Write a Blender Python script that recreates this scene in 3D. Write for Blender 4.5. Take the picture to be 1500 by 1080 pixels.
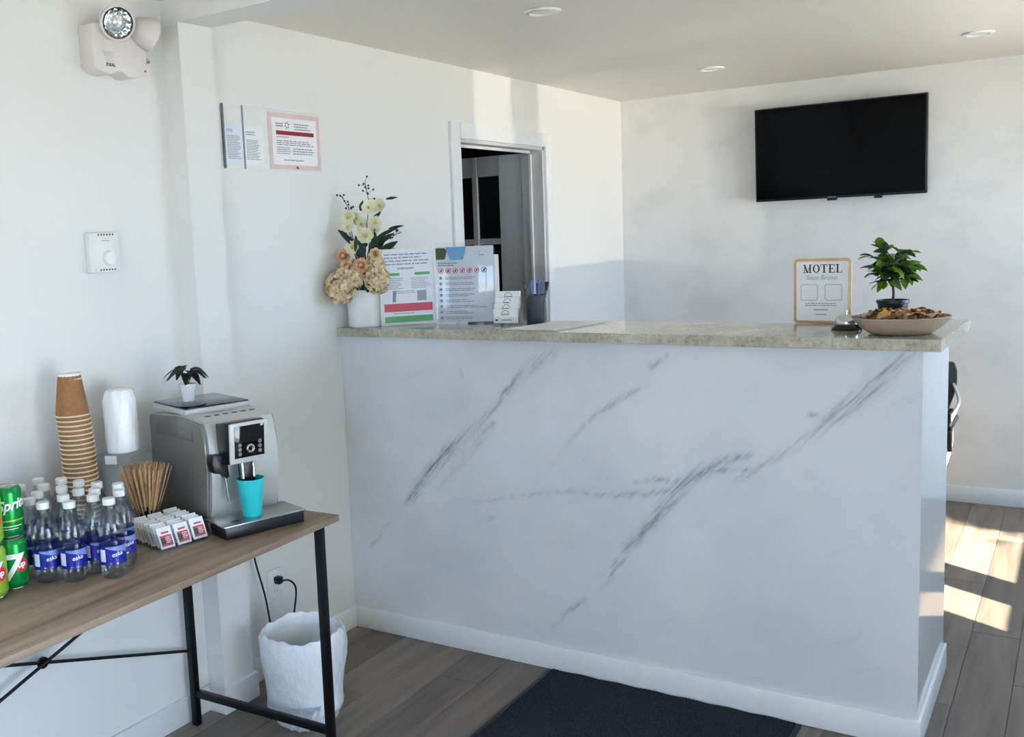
import bpy, bmesh, math, random
from mathutils import Vector, Matrix
random.seed(7)
C = bpy.context.scene.collection
SC = bpy.context.scene
for o in list(bpy.data.objects): bpy.data.objects.remove(o)
PI = math.pi

# ---------------------------------------------------------------- camera
cam = bpy.data.cameras.new('camera'); co = bpy.data.objects.new('camera', cam); C.objects.link(co)
r_, f_, u_ = Vector((0.83159, 0.55357, -0.04484)), Vector((-0.55456, 0.82323, -0.12147)), Vector((-0.03032, 0.12588, 0.99158))
m = Matrix((( r_.x, u_.x, -f_.x, 2.34996), (r_.y, u_.y, -f_.y, -2.73339), (r_.z, u_.z, -f_.z, 1.50991), (0, 0, 0, 1)))
co.matrix_world = m
cam.sensor_width = 36; cam.lens = 1477.163 / 1500 * 36
cam.shift_x = (750 - 605.17) / 1500; cam.shift_y = (524.81 - 540) / 1500
cam.clip_start = .02
SC.camera = co
# ---------------------------------------------------------------- view, world, sun
vs = SC.view_settings
vs.view_transform = 'Standard'; vs.look = 'None'; vs.gamma = 1; vs.use_curve_mapping = False
vs.exposure = 1.64
SC.cycles.max_bounces = 14; SC.cycles.diffuse_bounces = 8; SC.cycles.glossy_bounces = 5
SC.cycles.transparent_max_bounces = 40; SC.cycles.transmission_bounces = 10
SC.cycles.caustics_reflective = False; SC.cycles.caustics_refractive = False
SC.cycles.sample_clamp_indirect = 6
W = bpy.data.worlds.new('daylight'); SC.world = W; W.use_nodes = True
wn = W.node_tree.nodes; wl = W.node_tree.links
bgn = wn['Background']; bgn.inputs[1].default_value = 6.2
tcn = wn.new('ShaderNodeTexCoord'); sep = wn.new('ShaderNodeSeparateXYZ'); rmp = wn.new('ShaderNodeValToRGB')
wl.new(tcn.outputs['Generated'], sep.inputs[0]); wl.new(sep.outputs[2], rmp.inputs[0]); wl.new(rmp.outputs[0], bgn.inputs[0])
rmp.color_ramp.elements[0].color = (.54, .73, 1, 1); rmp.color_ramp.elements[1].color = (.38, .60, 1, 1)
def sun(name, toward, energy, ang, col):
    l = bpy.data.lights.new(name, 'SUN'); l.energy = energy; l.angle = math.radians(ang); l.color = col
    o = bpy.data.objects.new(name, l); C.objects.link(o)
    o.rotation_euler = Vector(toward).to_track_quat('Z', 'Y').to_euler(); o.location = (6, -3, 5)
    return o
EL = math.radians(34.7)
SUND = Vector((.865 * math.cos(EL), -.502 * math.cos(EL), math.sin(EL)))
sun('sun', SUND, 26, .55, (1, .88, .70))
# spot lamp added to stand in for sunlight reflected low from outside
gl_ = bpy.data.lights.new('sun_glint_stand_in', 'SPOT'); gl_.energy = 3200; gl_.spot_size = math.radians(8); gl_.spot_blend = .1; gl_.shadow_soft_size = .10; gl_.color = (1, .86, .70)
go_ = bpy.data.objects.new('sun_glint_stand_in', gl_); C.objects.link(go_); go_.location = (25, -4.27, -1.6)
go_.rotation_euler = (Vector((3.28, 1.5, 1.45)) - Vector((25, -4.27, -1.6))).to_track_quat('-Z', 'Y').to_euler()
def portal(name, loc, toward, sx, sy):
    l = bpy.data.lights.new(name, 'AREA'); l.shape = 'RECTANGLE'; l.size = sx; l.size_y = sy
    l.cycles.is_portal = True
    o = bpy.data.objects.new(name, l); C.objects.link(o); o.location = loc
    o.rotation_euler = Vector(toward).to_track_quat('-Z', 'Y').to_euler()

XW, YB, YF, H = 3.28, 3.086, -4.0, 2.24      # right wall, back wall, front wall, ceiling
WIN = [(.578, .924), (1.134, 2.34)]          # windows in the right wall
SILL, WTOP = .90, 1.92
FWIN = (1.5, 2.7, .55, 2.0)                   # glazed shop door in the front wall
RWIN = (-2.5, -1.05, .08, 1.45)                     # unseen side opening sized to light the left wall, direct sun blocked outside
portal('portal_right', (XW + .13, (WIN[0][0] + WIN[1][1]) / 2, (SILL + WTOP) / 2), (-1, 0, 0), WIN[1][1] - WIN[0][0], WTOP - SILL)
portal('portal_side', (XW + .13, (RWIN[0] + RWIN[1]) / 2, (RWIN[2] + RWIN[3]) / 2), (-1, 0, 0), RWIN[1] - RWIN[0], RWIN[3] - RWIN[2])
portal('portal_front', ((FWIN[0] + FWIN[1]) / 2, YF - .13, (FWIN[2] + FWIN[3]) / 2), (0, 1, 0), FWIN[1] - FWIN[0], FWIN[3] - FWIN[2])

# ---------------------------------------------------------------- materials
def lin(c):
    return tuple((x / 12.92 if x <= .04045 else ((x + .055) / 1.055) ** 2.4) for x in [v / 255 for v in c])
class M_:
    def __init__(s, name, col, rough=.5, metal=0, spec=.5, **k):
        s.m = bpy.data.materials.new(name); s.m.use_nodes = True
        s.n = s.m.node_tree.nodes; s.l = s.m.node_tree.links; s.b = s.n['Principled BSDF']
        s.b.inputs['Base Color'].default_value = (*lin(col), 1); s.b.inputs['Roughness'].default_value = rough
        s.b.inputs['Metallic'].default_value = metal; s.b.inputs['Specular IOR Level'].default_value = spec
        for a, v in k.items(): s.b.inputs[a.replace('_', ' ')].default_value = v
    def node(s, t, **k):
        n = s.n.new(t)
        for a, v in k.items():
            if a in n.inputs: n.inputs[a].default_value = v
            else: setattr(n, a, v)
        return n
    def coord(s, scale=(1, 1, 1), rot=(0, 0, 0), kind='Object'):
        t = s.node('ShaderNodeTexCoord'); mp = s.node('ShaderNodeMapping')
        mp.inputs['Scale'].default_value = scale; mp.inputs['Rotation'].default_value = rot
        s.l.new(t.outputs[kind], mp.inputs[0]); return mp.outputs[0]
    def streak(s, deg, scale):
        t = s.coord(rot=(0, math.radians(deg), 0)); mp = s.node('ShaderNodeMapping'); mp.inputs['Scale'].default_value = scale
        s.l.new(t, mp.inputs[0]); return mp.outputs[0]
    def noise(s, co, scale, detail=3, rough=.5):
        n = s.node('ShaderNodeTexNoise'); n.inputs['Scale'].default_value = scale; n.inputs['Detail'].default_value = detail
        n.inputs['Roughness'].default_value = rough; s.l.new(co, n.inputs['Vector']); return n.outputs[0]
    def ramp(s, fac, stops):
        r = s.node('ShaderNodeValToRGB'); e = r.color_ramp.elements
        while len(e) < len(stops): e.new(.5)
        for x, (p, c) in zip(e, stops): x.position = p; x.color = (*lin(c), 1)
        s.l.new(fac, r.inputs[0]); return r.outputs[0]
    def bump(s, h, strength, dist=.001):
        b = s.node('ShaderNodeBump'); b.inputs['Strength'].default_value = strength; b.inputs['Distance'].default_value = dist
        s.l.new(h, b.inputs['Height']); s.l.new(b.outputs[0], s.b.inputs['Normal'])
    def base(s, out): s.l.new(out, s.b.inputs['Base Color'])
    def mix(s, fac, a, b, mode='MIX'):
        n = s.node('ShaderNodeMix'); n.data_type = 'RGBA'; n.blend_type = mode
        for i, v in ((0, fac), (6, a), (7, b)):
            if isinstance(v, (int, float)): n.inputs[i].default_value = v
            elif isinstance(v, tuple): n.inputs[i].default_value = (*lin(v), 1)
            else: s.l.new(v, n.inputs[i])
        return n.outputs[2]
def simple(name, col, rough=.5, metal=0, spec=.5, var=6, vs_=30, **k):
    x = M_(name, col, rough, metal, spec, **k)
    if var:
        f = x.noise(x.coord(), vs_); a = tuple(max(0, c - var) for c in col); b = tuple(min(255, c + var) for c in col)
        x.base(x.ramp(f, [(.3, a), (.7, b)]))
    return x.m
MT = {}
w = M_('wall_paint', (226, 225, 222), .55, spec=.3); c = w.coord()
w.base(w.ramp(w.noise(c, 1.3, 2), [(.3, (224, 223, 220)), (.7, (229, 228, 226))])); w.bump(w.noise(c, 220, 2), .12, .0006); MT['wall'] = w.m
w = M_('trowelled_plaster', (226, 225, 222), .34, spec=.45); c = w.coord(scale=(1, 1, 1.4))
f = w.noise(c, 3.2, 8, .62); w.base(w.ramp(f, [(.3, (214, 214, 213)), (.5, (226, 225, 223)), (.75, (230, 229, 227))]))
w.bump(w.noise(c, 6, 6, .6), .25, .004); MT['plaster'] = w.m
w = M_('ceiling_paint', (226, 222, 214), .45, spec=.4); c = w.coord(); w.bump(w.noise(c, 2.2, 3), .35, .012); MT['ceil'] = w.m
MT['trim'] = simple('trim_white_gloss', (228, 229, 230), .3, var=2)
MT['doorpaint'] = simple('door_paint', (205, 205, 205), .4, var=2)
MT['darkroom'] = simple('back_room_shade_grey', (95, 92, 90), .8)  # dark grey stands in for the shade of the unlit back room
# marbled plaster on the counter: a vein attribute gives where the veins lie, streaked noise gives their strokes
w = M_('marbled_plaster', (196, 201, 206), .23, spec=.5)
c = w.coord(); at = w.node('ShaderNodeAttribute', attribute_name='vein')
cloud = w.ramp(w.noise(c, 2.6, 7, .6), [(.32, (204, 206, 211)), (.52, (213, 214, 218)), (.72, (220, 221, 224))])
str_ = w.noise(w.streak(47, (8, 8, 95)), 1.0, 5, .6)
brk = w.noise(w.streak(30, (3, 3, 22)), 1.0, 5, .6)
mm = w.node('ShaderNodeMath', operation='SUBTRACT'); w.l.new(str_, mm.inputs[0]); mm.inputs[1].default_value = .43
m2a = w.node('ShaderNodeMath', operation='MULTIPLY'); w.l.new(mm.outputs[0], m2a.inputs[0]); m2a.inputs[1].default_value = 4.5; m2a.use_clamp = True
m2 = w.node('ShaderNodeMath', operation='ADD'); w.l.new(m2a.outputs[0], m2.inputs[0]); m2.inputs[1].default_value = .28
m3 = w.node('ShaderNodeMath', operation='MULTIPLY'); w.l.new(m2.outputs[0], m3.inputs[0]); w.l.new(at.outputs['Fac'], m3.inputs[1]); m3.use_clamp = True
vc = w.mix(m3.outputs[0], cloud, (128, 133, 143))
# faint strokes everywhere
m4 = w.node('ShaderNodeMath', operation='GREATER_THAN'); w.l.new(brk, m4.inputs[0]); m4.inputs[1].default_value = .66
m5 = w.node('ShaderNodeMath', operation='MULTIPLY'); w.l.new(m4.outputs[0], m5.inputs[0]); m5.inputs[1].default_value = .10
w.base(w.mix(m5.outputs[0], vc, (170, 176, 186)))
w.bump(w.noise(c, 5, 5, .6), .2, .003); MT['marble'] = w.m
w = M_('granite', (176, 170, 155), .12, spec=.6); c = w.coord()
a_ = w.ramp(w.noise(c, 70, 6, .75), [(.34, (96, 88, 76)), (.46, (158, 151, 134)), (.60, (184, 178, 162)), (.75, (206, 201, 190))])
b_ = w.ramp(w.noise(c, 9, 4), [(.35, (150, 142, 124)), (.65, (205, 199, 184))])
w.base(w.mix(.45, a_, b_)); MT['granite'] = w.m
def wood(name, stops, axis_scale, scale=1, rough=.42, rnd=True, bump=.1):
    w = M_(name, (120, 100, 85), rough, spec=.35)
    t = w.node('ShaderNodeTexCoord'); mp = w.node('ShaderNodeMapping'); mp.inputs['Scale'].default_value = axis_scale
    oi = w.node('ShaderNodeObjectInfo'); mul = w.node('ShaderNodeVectorMath', operation='SCALE'); cmb = w.node('ShaderNodeCombineXYZ')
    for i in range(3): w.l.new(oi.outputs['Random'], cmb.inputs[i])
    w.l.new(cmb.outputs[0], mul.inputs[0]); mul.inputs['Scale'].default_value = 37 if rnd else 0
    ad = w.node('ShaderNodeVectorMath', operation='ADD'); w.l.new(t.outputs['Object'], ad.inputs[0]); w.l.new(mul.outputs[0], ad.inputs[1])
    w.l.new(ad.outputs[0], mp.inputs[0])
    f = w.noise(mp.outputs[0], scale, 6, .6); colr = w.ramp(f, stops)
    if rnd:
        rr = w.ramp(oi.outputs['Random'], [(0, (206, 206, 206)), (1, (255, 255, 255))]); colr = w.mix(1.0, colr, rr, 'MULTIPLY')
    w.base(colr); w.bump(f, bump, .001); return w.m
MT['plank'] = wood('grey_oak_plank', [(.3, (112, 100, 92)), (.48, (134, 121, 111)), (.7, (150, 137, 126))], (22, 1.6, 22))
MT['tablewood'] = wood('table_oak_laminate', [(.3, (106, 88, 74)), (.45, (134, 114, 97)), (.58, (150, 131, 112)), (.75, (170, 150, 128))], (26, 1.5, 26), rnd=False, rough=.45)
MT['subfloor'] = simple('subfloor', (60, 52, 46), .8)
w = M_('mat_carpet', (38, 40, 46), .95, spec=.1); c = w.coord()
w.base(w.ramp(w.noise(c, 260, 3, .7), [(.35, (20, 22, 28)), (.55, (46, 48, 56)), (.75, (84, 84, 90))])); w.bump(w.noise(c, 300, 2), .9, .004); MT['carpet'] = w.m
MT['rubber'] = simple('black_rubber', (22, 22, 24), .6)
MT['black'] = simple('black_plastic', (16, 16, 18), .35, var=2)
MT['blackmetal'] = simple('black_powder_coat', (8, 8, 9), .4, var=1, spec=.3)
MT['screen'] = simple('screen_glass', (3, 3, 4), .10, var=0, spec=.12)
MT['glossblack'] = simple('gloss_black', (10, 10, 12), .06, var=0, spec=.6)
MT['white'] = simple('white_plastic', (226, 226, 224), .35, var=2)
MT['emwhite'] = simple('aged_white_plastic', (216, 209, 206), .4, var=3)
MT['ceramic'] = simple('white_ceramic', (232, 233, 234), .12, var=2)
MT['paper'] = simple('paper', (235, 235, 236), .7, var=2)
MT['paperblue'] = simple('paper_cool', (222, 226, 238), .7, var=2)
MT['ink'] = simple('ink_grey', (150, 153, 164), .8, var=0)
MT['inkdark'] = simple('ink_dark', (40, 42, 50), .8, var=0)
MT['inkred'] = simple('ink_red', (196, 84, 104), .7, var=0)
MT['crimson'] = simple('ink_crimson', (150, 22, 44), .7, var=0)
MT['inkgreen'] = simple('ink_green', (96, 168, 112), .7, var=0)
MT['inkdkgreen'] = simple('ink_dark_green', (70, 84, 60), .7, var=0)
MT['inkblue'] = simple('ink_blue', (110, 160, 205), .7, var=0)
MT['pinkpaper'] = simple('pink_border_paper', (218, 192, 190), .7, var=4)
MT['steel'] = M_('brushed_steel', (176, 174, 170), .3, 1.0).m
w = M_('silver_plastic', (200, 199, 196), .36, .45); w.bump(w.noise(w.coord(), 400, 2), .05, .0004); MT['silver'] = w.m
w = M_('silver_side_plastic', (136, 134, 131), .38, .5); MT['sideplastic'] = w.m
MT['chrome'] = M_('chrome', (220, 220, 222), .08, 1.0).m
MT['ledgerey'] = simple('light_grey_plastic', (196, 194, 190), .3, var=2)
MT['kraft'] = simple('kraft_ripple', (150, 104, 62), .7, var=8, vs_=120)
MT['cream'] = simple('cup_rim_cream', (222, 206, 178), .5, var=4)
MT['stick'] = simple('stirrer_wood', (196, 158, 116), .6, var=16, vs_=60)
MT['teal'] = simple('teal_plastic', (44, 196, 200), .35, var=3, Subsurface_Weight=.0)
MT['blue'] = simple('label_blue', (16, 26, 140), .35, var=4)
MT['bluelight'] = simple('label_light_blue', (124, 140, 206), .35, var=6)
MT['cangreen'] = simple('can_green', (10, 146, 62), .25, .45, var=3)
MT['canlime'] = simple('can_lime', (168, 206, 74), .25, .4, var=4)
MT['canred'] = simple('can_red', (214, 38, 50), .3, var=2)
MT['canwhite'] = simple('can_white', (238, 240, 238), .35, var=1)
MT['canmetal'] = M_('can_aluminium', (190, 192, 194), .25, 1.0).m
MT['leaf'] = simple('leaf_green', (126, 162, 66), .42, var=24, vs_=45)
MT['leafdark'] = simple('leaf_dark', (30, 40, 30), .35, var=12, vs_=60)
MT['leafred'] = simple('leaf_dark_red', (70, 22, 28), .35, var=12, vs_=60)
MT['eucalyptus'] = simple('foliage_dark_green', (52, 72, 48), .5, var=16, vs_=60)
MT['stem'] = simple('stem_brown', (74, 62, 48), .7, var=8)
MT['petalwhite'] = simple('petal_ivory', (250, 246, 226), .6, var=8, vs_=60)
MT['petalyellow'] = simple('petal_centre', (206, 190, 70), .6, var=8, vs_=60)
MT['petalpeach'] = simple('petal_peach', (253, 216, 178), .6, var=10, vs_=60)
MT['petalcream'] = simple('petal_cream', (255, 232, 202), .6, var=14, vs_=70)
MT['berry'] = simple('berry_purple', (66, 40, 52), .35, var=6)
MT['taupe'] = simple('bowl_taupe', (170, 152, 134), .45, var=4)
MT['candy'] = simple('crinkled_gold_wrap', (200, 150, 86), .35, .25, var=30, vs_=80)
MT['candypale'] = simple('crinkled_pale_wrap', (232, 204, 170), .35, .1, var=20, vs_=80)
MT['candydark'] = simple('crinkled_dark_wrap', (150, 106, 62), .35, .2, var=20, vs_=80)
MT['gold'] = simple('pale_wood_frame', (206, 172, 122), .4, .1, var=10)
MT['penblue'] = simple('pen_blue', (50, 90, 180), .3, var=2)
MT['concrete'] = simple('outside_concrete', (214, 202, 184), .9)
MT['bark'] = simple('bark', (84, 68, 54), .9)
MT['meshgrey'] = simple('mesh_cup_graphite', (58, 62, 68), .5, .3, var=4)
def clear(name, tint=(235, 240, 242), gl=.10, rough=.05, thick=0.0):
    m = bpy.data.materials.new(name); m.use_nodes = True; n = m.node_tree.nodes; l = m.node_tree.links
    n.remove(n['Principled BSDF']); out = n['Material Output']
    tr = n.new('ShaderNodeBsdfTransparent'); tr.inputs[0].default_value = (*lin(tint), 1)
    g = n.new('ShaderNodeBsdfGlossy'); g.inputs['Roughness'].default_value = rough
    lw = n.new('ShaderNodeLayerWeight'); lw.inputs[0].default_value = .35
    mx = n.new('ShaderNodeMixShader'); mp = n.new('ShaderNodeMapRange'); mp.inputs[3].default_value = gl * .5; mp.inputs[4].default_value = min(1, gl * 4.5)
    l.new(lw.outputs['Fresnel'], mp.inputs[0]); l.new(mp.outputs[0], mx.inputs[0]); l.new(tr.outputs[0], mx.inputs[1]); l.new(g.outputs[0], mx.inputs[2])
    last = mx.outputs[0]
    if thick:
        gl_ = n.new('ShaderNodeBsdfGlass'); gl_.inputs['IOR'].default_value = 1.2; gl_.inputs['Roughness'].default_value = .03
        gl_.inputs[0].default_value = (*lin(tint), 1)
        m2 = n.new('ShaderNodeMixShader'); m2.inputs[0].default_value = thick; l.new(last, m2.inputs[1]); l.new(gl_.outputs[0], m2.inputs[2]); last = m2.outputs[0]
    l.new(last, out.inputs[0]); return m
MT['clear'] = clear('clear_acrylic', (252, 253, 254), .05)
MT['glass'] = clear('window_glass', (246, 249, 249), .08, .01)
MT['pet'] = clear('clear_bottle_plastic', (247, 250, 252), .09, .08, .05)
MT['doorglass'] = simple('dark_reflecting_pane', (40, 38, 38), .08, var=0, spec=.5)
w = M_('white_bin_liner', (232, 235, 240), .25, spec=.6); w.bump(w.noise(w.coord(scale=(1, 1, .6)), 22, 6, .65), .9, .012); MT['film'] = w.m
w = M_('shrink_film', (240, 241, 243), .2, spec=.6); w.bump(w.noise(w.coord(scale=(1, 1, .35)), 60, 4, .6), .8, .004); MT['shrink'] = w.m

# ---------------------------------------------------------------- mesh helpers
class MB:
    def __init__(s): s.bm = bmesh.new()
    def box(s, a, b, bev=0, seg=2):
        ctr = [(a[i] + b[i]) / 2 for i in range(3)]; d = [abs(b[i] - a[i]) for i in range(3)]
        t = bmesh.new(); bmesh.ops.create_cube(t, size=1)
        for v in t.verts: v.co = Vector((ctr[i] + v.co[i] * d[i] for i in range(3)))
        if bev: bmesh.ops.bevel(t, geom=t.edges[:], offset=min(bev, min(d) * .45), segments=seg, profile=.5, affect='EDGES')
        s._join(t); return s
    def _join(s, t, mat=None):
        if mat is not None: bmesh.ops.transform(t, matrix=mat, verts=t.verts)
        me = bpy.data.meshes.new('tmp'); t.to_mesh(me); t.free(); s.bm.from_mesh(me); bpy.data.meshes.remove(me)
    def prism(s, pts, z0, z1, axis='z', bev=0):
        t = bmesh.new()
        def P(p, h): return {'z': (p[0], p[1], h), 'y': (p[0], h, p[1]), 'x': (h, p[0], p[1])}[axis]
        a = [t.verts.new(P(p, z0)) for p in pts]; b = [t.verts.new(P(p, z1)) for p in pts]; n = len(pts)
        t.faces.new(a); t.faces.new(b[::-1])
        for i in range(n): t.faces.new((a[i], b[i], b[(i + 1) % n], a[(i + 1) % n]))
        bmesh.ops.recalc_face_normals(t, faces=t.faces)
        if bev: bmesh.ops.bevel(t, geom=t.edges[:], offset=bev, segments=2, profile=.5, affect='EDGES')
        s._join(t); return s
    def lathe(s, prof, seg=24, at=(0, 0, 0), sx=1, sy=1, fn=None, mat=None):
        t = bmesh.new(); rings = []
        for r, z in prof:
            if r < 1e-5: rings.append([t.verts.new((0, 0, z))]); continue
            ring = []
            for k in range(seg):
                a = 2 * PI * k / seg; rr = r * (fn(a, z, r) if fn else 1)
                ring.append(t.verts.new((rr * math.cos(a) * sx, rr * math.sin(a) * sy, z)))
            rings.append(ring)
        for A, B in zip(rings, rings[1:]):
            for k in range(seg):
                k2 = (k + 1) % seg
                if len(A) == 1 and len(B) == 1: continue
                if len(A) == 1: t.faces.new((A[0], B[k2], B[k]))
                elif len(B) == 1: t.faces.new((A[k], A[k2], B[0]))
                else: t.faces.new((A[k], A[k2], B[k2], B[k]))
        if mat is not None: bmesh.ops.transform(t, matrix=mat, verts=t.verts)
        bmesh.ops.translate(t, vec=Vector(at), verts=t.verts)
        s._join(t); return s
    def tube(s, pts, r, seg=8, rad=None):
        pts = [Vector(p) for p in pts]; t = bmesh.new(); rings = []; ref = None
        for i, p in enumerate(pts):
            d = ((pts[min(i + 1, len(pts) - 1)] - pts[max(i - 1, 0)]).normalized())
            if ref is None: ref = d.orthogonal().normalized()
            ref = (ref - d * ref.dot(d)).normalized(); q = d.cross(ref); rr = rad[i] if rad else r
            rings.append([t.verts.new(p + (ref * math.cos(2 * PI * k / seg) + q * math.sin(2 * PI * k / seg)) * rr) for k in range(seg)])
        for A, B in zip(rings, rings[1:]):
            for k in range(seg): t.faces.new((A[k], A[(k + 1) % seg], B[(k + 1) % seg], B[k]))
        t.faces.new(rings[0][::-1]); t.faces.new(rings[-1]); s._join(t); return s
    def ball(s, c, r, seg=10, sc=(1, 1, 1)):
        t = bmesh.new(); bmesh.ops.create_uvsphere(t, u_segments=seg, v_segments=max(5, seg * 2 // 3), radius=r)
        for v in t.verts: v.co = Vector((v.co[i] * sc[i] for i in range(3)))
        bmesh.ops.translate(t, vec=Vector(c), verts=t.verts); s._join(t); return s
    def leaf(s, base, d, up, L, Wd, curl=.2, fold=.15, n=5, rnd_=False):
        base, d, up = Vector(base), Vector(d).normalized(), Vector(up); side = d.cross(up).normalized(); up = side.cross(d).normalized()
        t = bmesh.new(); rows = []
        for i in range(n + 1):
            f = i / n; wd = Wd * math.sin(PI * min(1, f * .94 + .03)) ** .8 * (1.1 - .35 * f)
            if rnd_: wd = Wd * (.35 + .65 * math.sin(PI * min(1, .12 + f * .8))) * (.75 if i == n else 1)
            p = base + d * (L * f) - up * (curl * L * f * f)
            rows.append([t.verts.new(p - side * wd / 2 + up * fold * wd), t.verts.new(p), t.verts.new(p + side * wd / 2 + up * fold * wd)])
        for A, B in zip(rows, rows[1:]):
            for k in range(2): t.faces.new((A[k], A[k + 1], B[k + 1], B[k]))
        e = bmesh.ops.solidify(t, geom=t.faces[:], thickness=.0005); s._join(t); return s
    def quad(s, pts):
        vs = [s.bm.verts.new(p) for p in pts]; s.bm.faces.new(vs); return s
    def build(s, name, mat, parent=None, smooth=None, weld=False):
        if weld: bmesh.ops.remove_doubles(s.bm, verts=s.bm.verts, dist=1e-5)
        bmesh.ops.recalc_face_normals(s.bm, faces=s.bm.faces)
        me = bpy.data.meshes.new(name); s.bm.to_mesh(me); s.bm.free(); me.materials.append(mat)
        if smooth is None or smooth:
            me.polygons.foreach_set('use_smooth', [True] * len(me.polygons))
            try: me.set_sharp_from_angle(angle=math.radians(35))
            except Exception: pass
        o = bpy.data.objects.new(name, me); C.objects.link(o)
        if parent is not None: o.parent = parent
        if name in ('print', 'small_print', 'vents', 'top_vents', 'slots', 'swivel', 'branches', 'stems'): o['kind'] = 'stuff'
        return o
def tag(o, label, cat, group=None, kind=None):
    o['label'] = label; o['category'] = cat
    if group: o['group'] = group
    if kind: o['kind'] = kind
    return o
def thing(name, label, cat, loc=(0, 0, 0), rz=0, group=None):
    o = bpy.data.objects.new(name, None); o.empty_display_size = .05; C.objects.link(o)
    o.location = loc; o.rotation_euler = (0, 0, rz); return tag(o, label, cat, group)
def struct(o): o['kind'] = 'structure'; return o
def copy_tree(o, parent=None):
    c = o.copy(); C.objects.link(c); c.parent = parent
    for ch in list(o.children): copy_tree(ch, c)
    return c
def text(s, size, name, mat, parent, loc=(0, 0, 0), rot=(PI / 2, 0, 0), ext=.0003, align='CENTER', wrap=None, bold=0, shear=0, sx=1):
    cu = bpy.data.curves.new(name, 'FONT'); cu.body = s; cu.size = size; cu.align_x = align; cu.align_y = 'CENTER'; cu.extrude = ext
    cu.offset = bold; cu.shear = shear; cu.resolution_u = 3
    o = bpy.data.objects.new(name, cu); C.objects.link(o); bpy.context.view_layer.update()
    me = bpy.data.meshes.new_from_object(o.evaluated_get(bpy.context.evaluated_depsgraph_get())); bpy.data.objects.remove(o); bpy.data.curves.remove(cu)
    me.name = name; me.materials.clear(); me.materials.append(mat)
    if wrap:  # radius, angle0, z, tilt: bend round a cylinder about local z
        R, a0, z, tilt = wrap
        tb_ = bmesh.new(); tb_.from_mesh(me); bmesh.ops.triangulate(tb_, faces=tb_.faces[:])
        for _k in range(4):
            le = [e_ for e_ in tb_.edges if abs(e_.verts[0].co.x - e_.verts[1].co.x) > .0035]
            if le: bmesh.ops.subdivide_edges(tb_, edges=le, cuts=1); bmesh.ops.triangulate(tb_, faces=[f_ for f_ in tb_.faces if len(f_.verts) > 3])
        tb_.to_mesh(me); tb_.free()
        for v in me.vertices:
            x = v.co.x * sx; y = v.co.y + v.co.x * tilt; rr = R + v.co.z + ext; a = a0 + x / R
            v.co = (rr * math.cos(a), rr * math.sin(a), z + y)
    else:
        M = Matrix.Translation(loc) @ Matrix([[1, 0, 0, 0], [0, 0, -1, 0], [0, 1, 0, 0], [0, 0, 0, 1]])
        for v in me.vertices: v.co = Vector((v.co.x * sx, v.co.y, v.co.z))
        me.transform(M)
    ob = bpy.data.objects.new(name, me); C.objects.link(ob); ob.parent = parent; return ob
def patch(mb, R, a0, a1, z0, z1, n=8, off=.0003, z0b=None, z1b=None):   # a curved decal on a cylinder
    t = bmesh.new(); prev = None
    for i in range(n + 1):
        f = i / n; a = a0 + (a1 - a0) * f; za = z0 + ((z0b if z0b is not None else z0) - z0) * f; zb = z1 + ((z1b if z1b is not None else z1) - z1) * f
        v = (t.verts.new(((R + off) * math.cos(a), (R + off) * math.sin(a), za)), t.verts.new(((R + off) * math.cos(a), (R + off) * math.sin(a), zb)))
        if prev: t.faces.new((prev[0], v[0], v[1], prev[1]))
        prev = v
    mb._join(t)
def lines(mb, x0, x1, z0, z1, n, y=-.0005, h=.5, ragged=.3, words=True):
    for i in range(n):
        z = z1 - (z1 - z0) * (i + .5) / n; hh = (z1 - z0) / n * h / 2; x = x0; end = x1 - (x1 - x0) * random.random() * ragged
        while x < end:
            wdt = (x1 - x0) * (random.uniform(.05, .16) if words else 1); e = min(end, x + wdt)
            mb.quad([(x, y, z - hh), (e, y, z - hh), (e, y, z + hh), (x, y, z + hh)]); x = e + (x1 - x0) * .02
def rect(mb, x0, x1, z0, z1, y=-.0005): mb.quad([(x0, y, z0), (x1, y, z0), (x1, y, z1), (x0, y, z1)])

# ---------------------------------------------------------------- the room
T = .12
def wall_with_holes(name, mat, axis, p0, p1, a0, a1, z0, z1, holes):
    mb = MB(); cuts = sorted(set([a0, a1] + [h for q in holes for h in q[:2]]))
    for u0, u1 in zip(cuts, cuts[1:]):
        hs = [q for q in holes if q[0] <= u0 + 1e-6 and q[1] >= u1 - 1e-6]
        spans = [(z0, z1)]
        if hs: spans = [(z0, hs[0][2]), (hs[0][3], z1)]
        for s0, s1 in spans:
            if s1 - s0 < 1e-4: continue
            if axis == 'y': mb.box((p0, u0, s0), (p1, u1, s1))
            else: mb.box((u0, p0, s0), (u1, p1, s1))
    return struct(mb.build(name, mat, smooth=False))
wall_with_holes('wall_left', MT['wall'], 'y', -T, 0, YF, YB + T, 0, H, [(1.19, 2.037, 0, 1.925)])
struct(MB().box((0, YB, 0), (XW + T, YB + T, H)).build('wall_back', MT['plaster'], smooth=False))
wall_with_holes('wall_right', MT['wall'], 'y', XW, XW + T, YF, YB, 0, H, [(q[0], q[1], SILL, WTOP) for q in WIN] + [RWIN])
wall_with_holes('wall_front', MT['wall'], 'x', YF - T, YF, 0, XW + T, 0, H, [FWIN])
struct(MB().box((-T, YF - T, H), (XW + T, YB + T, H + .1)).build('ceiling', MT['ceil'], smooth=False))
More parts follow.
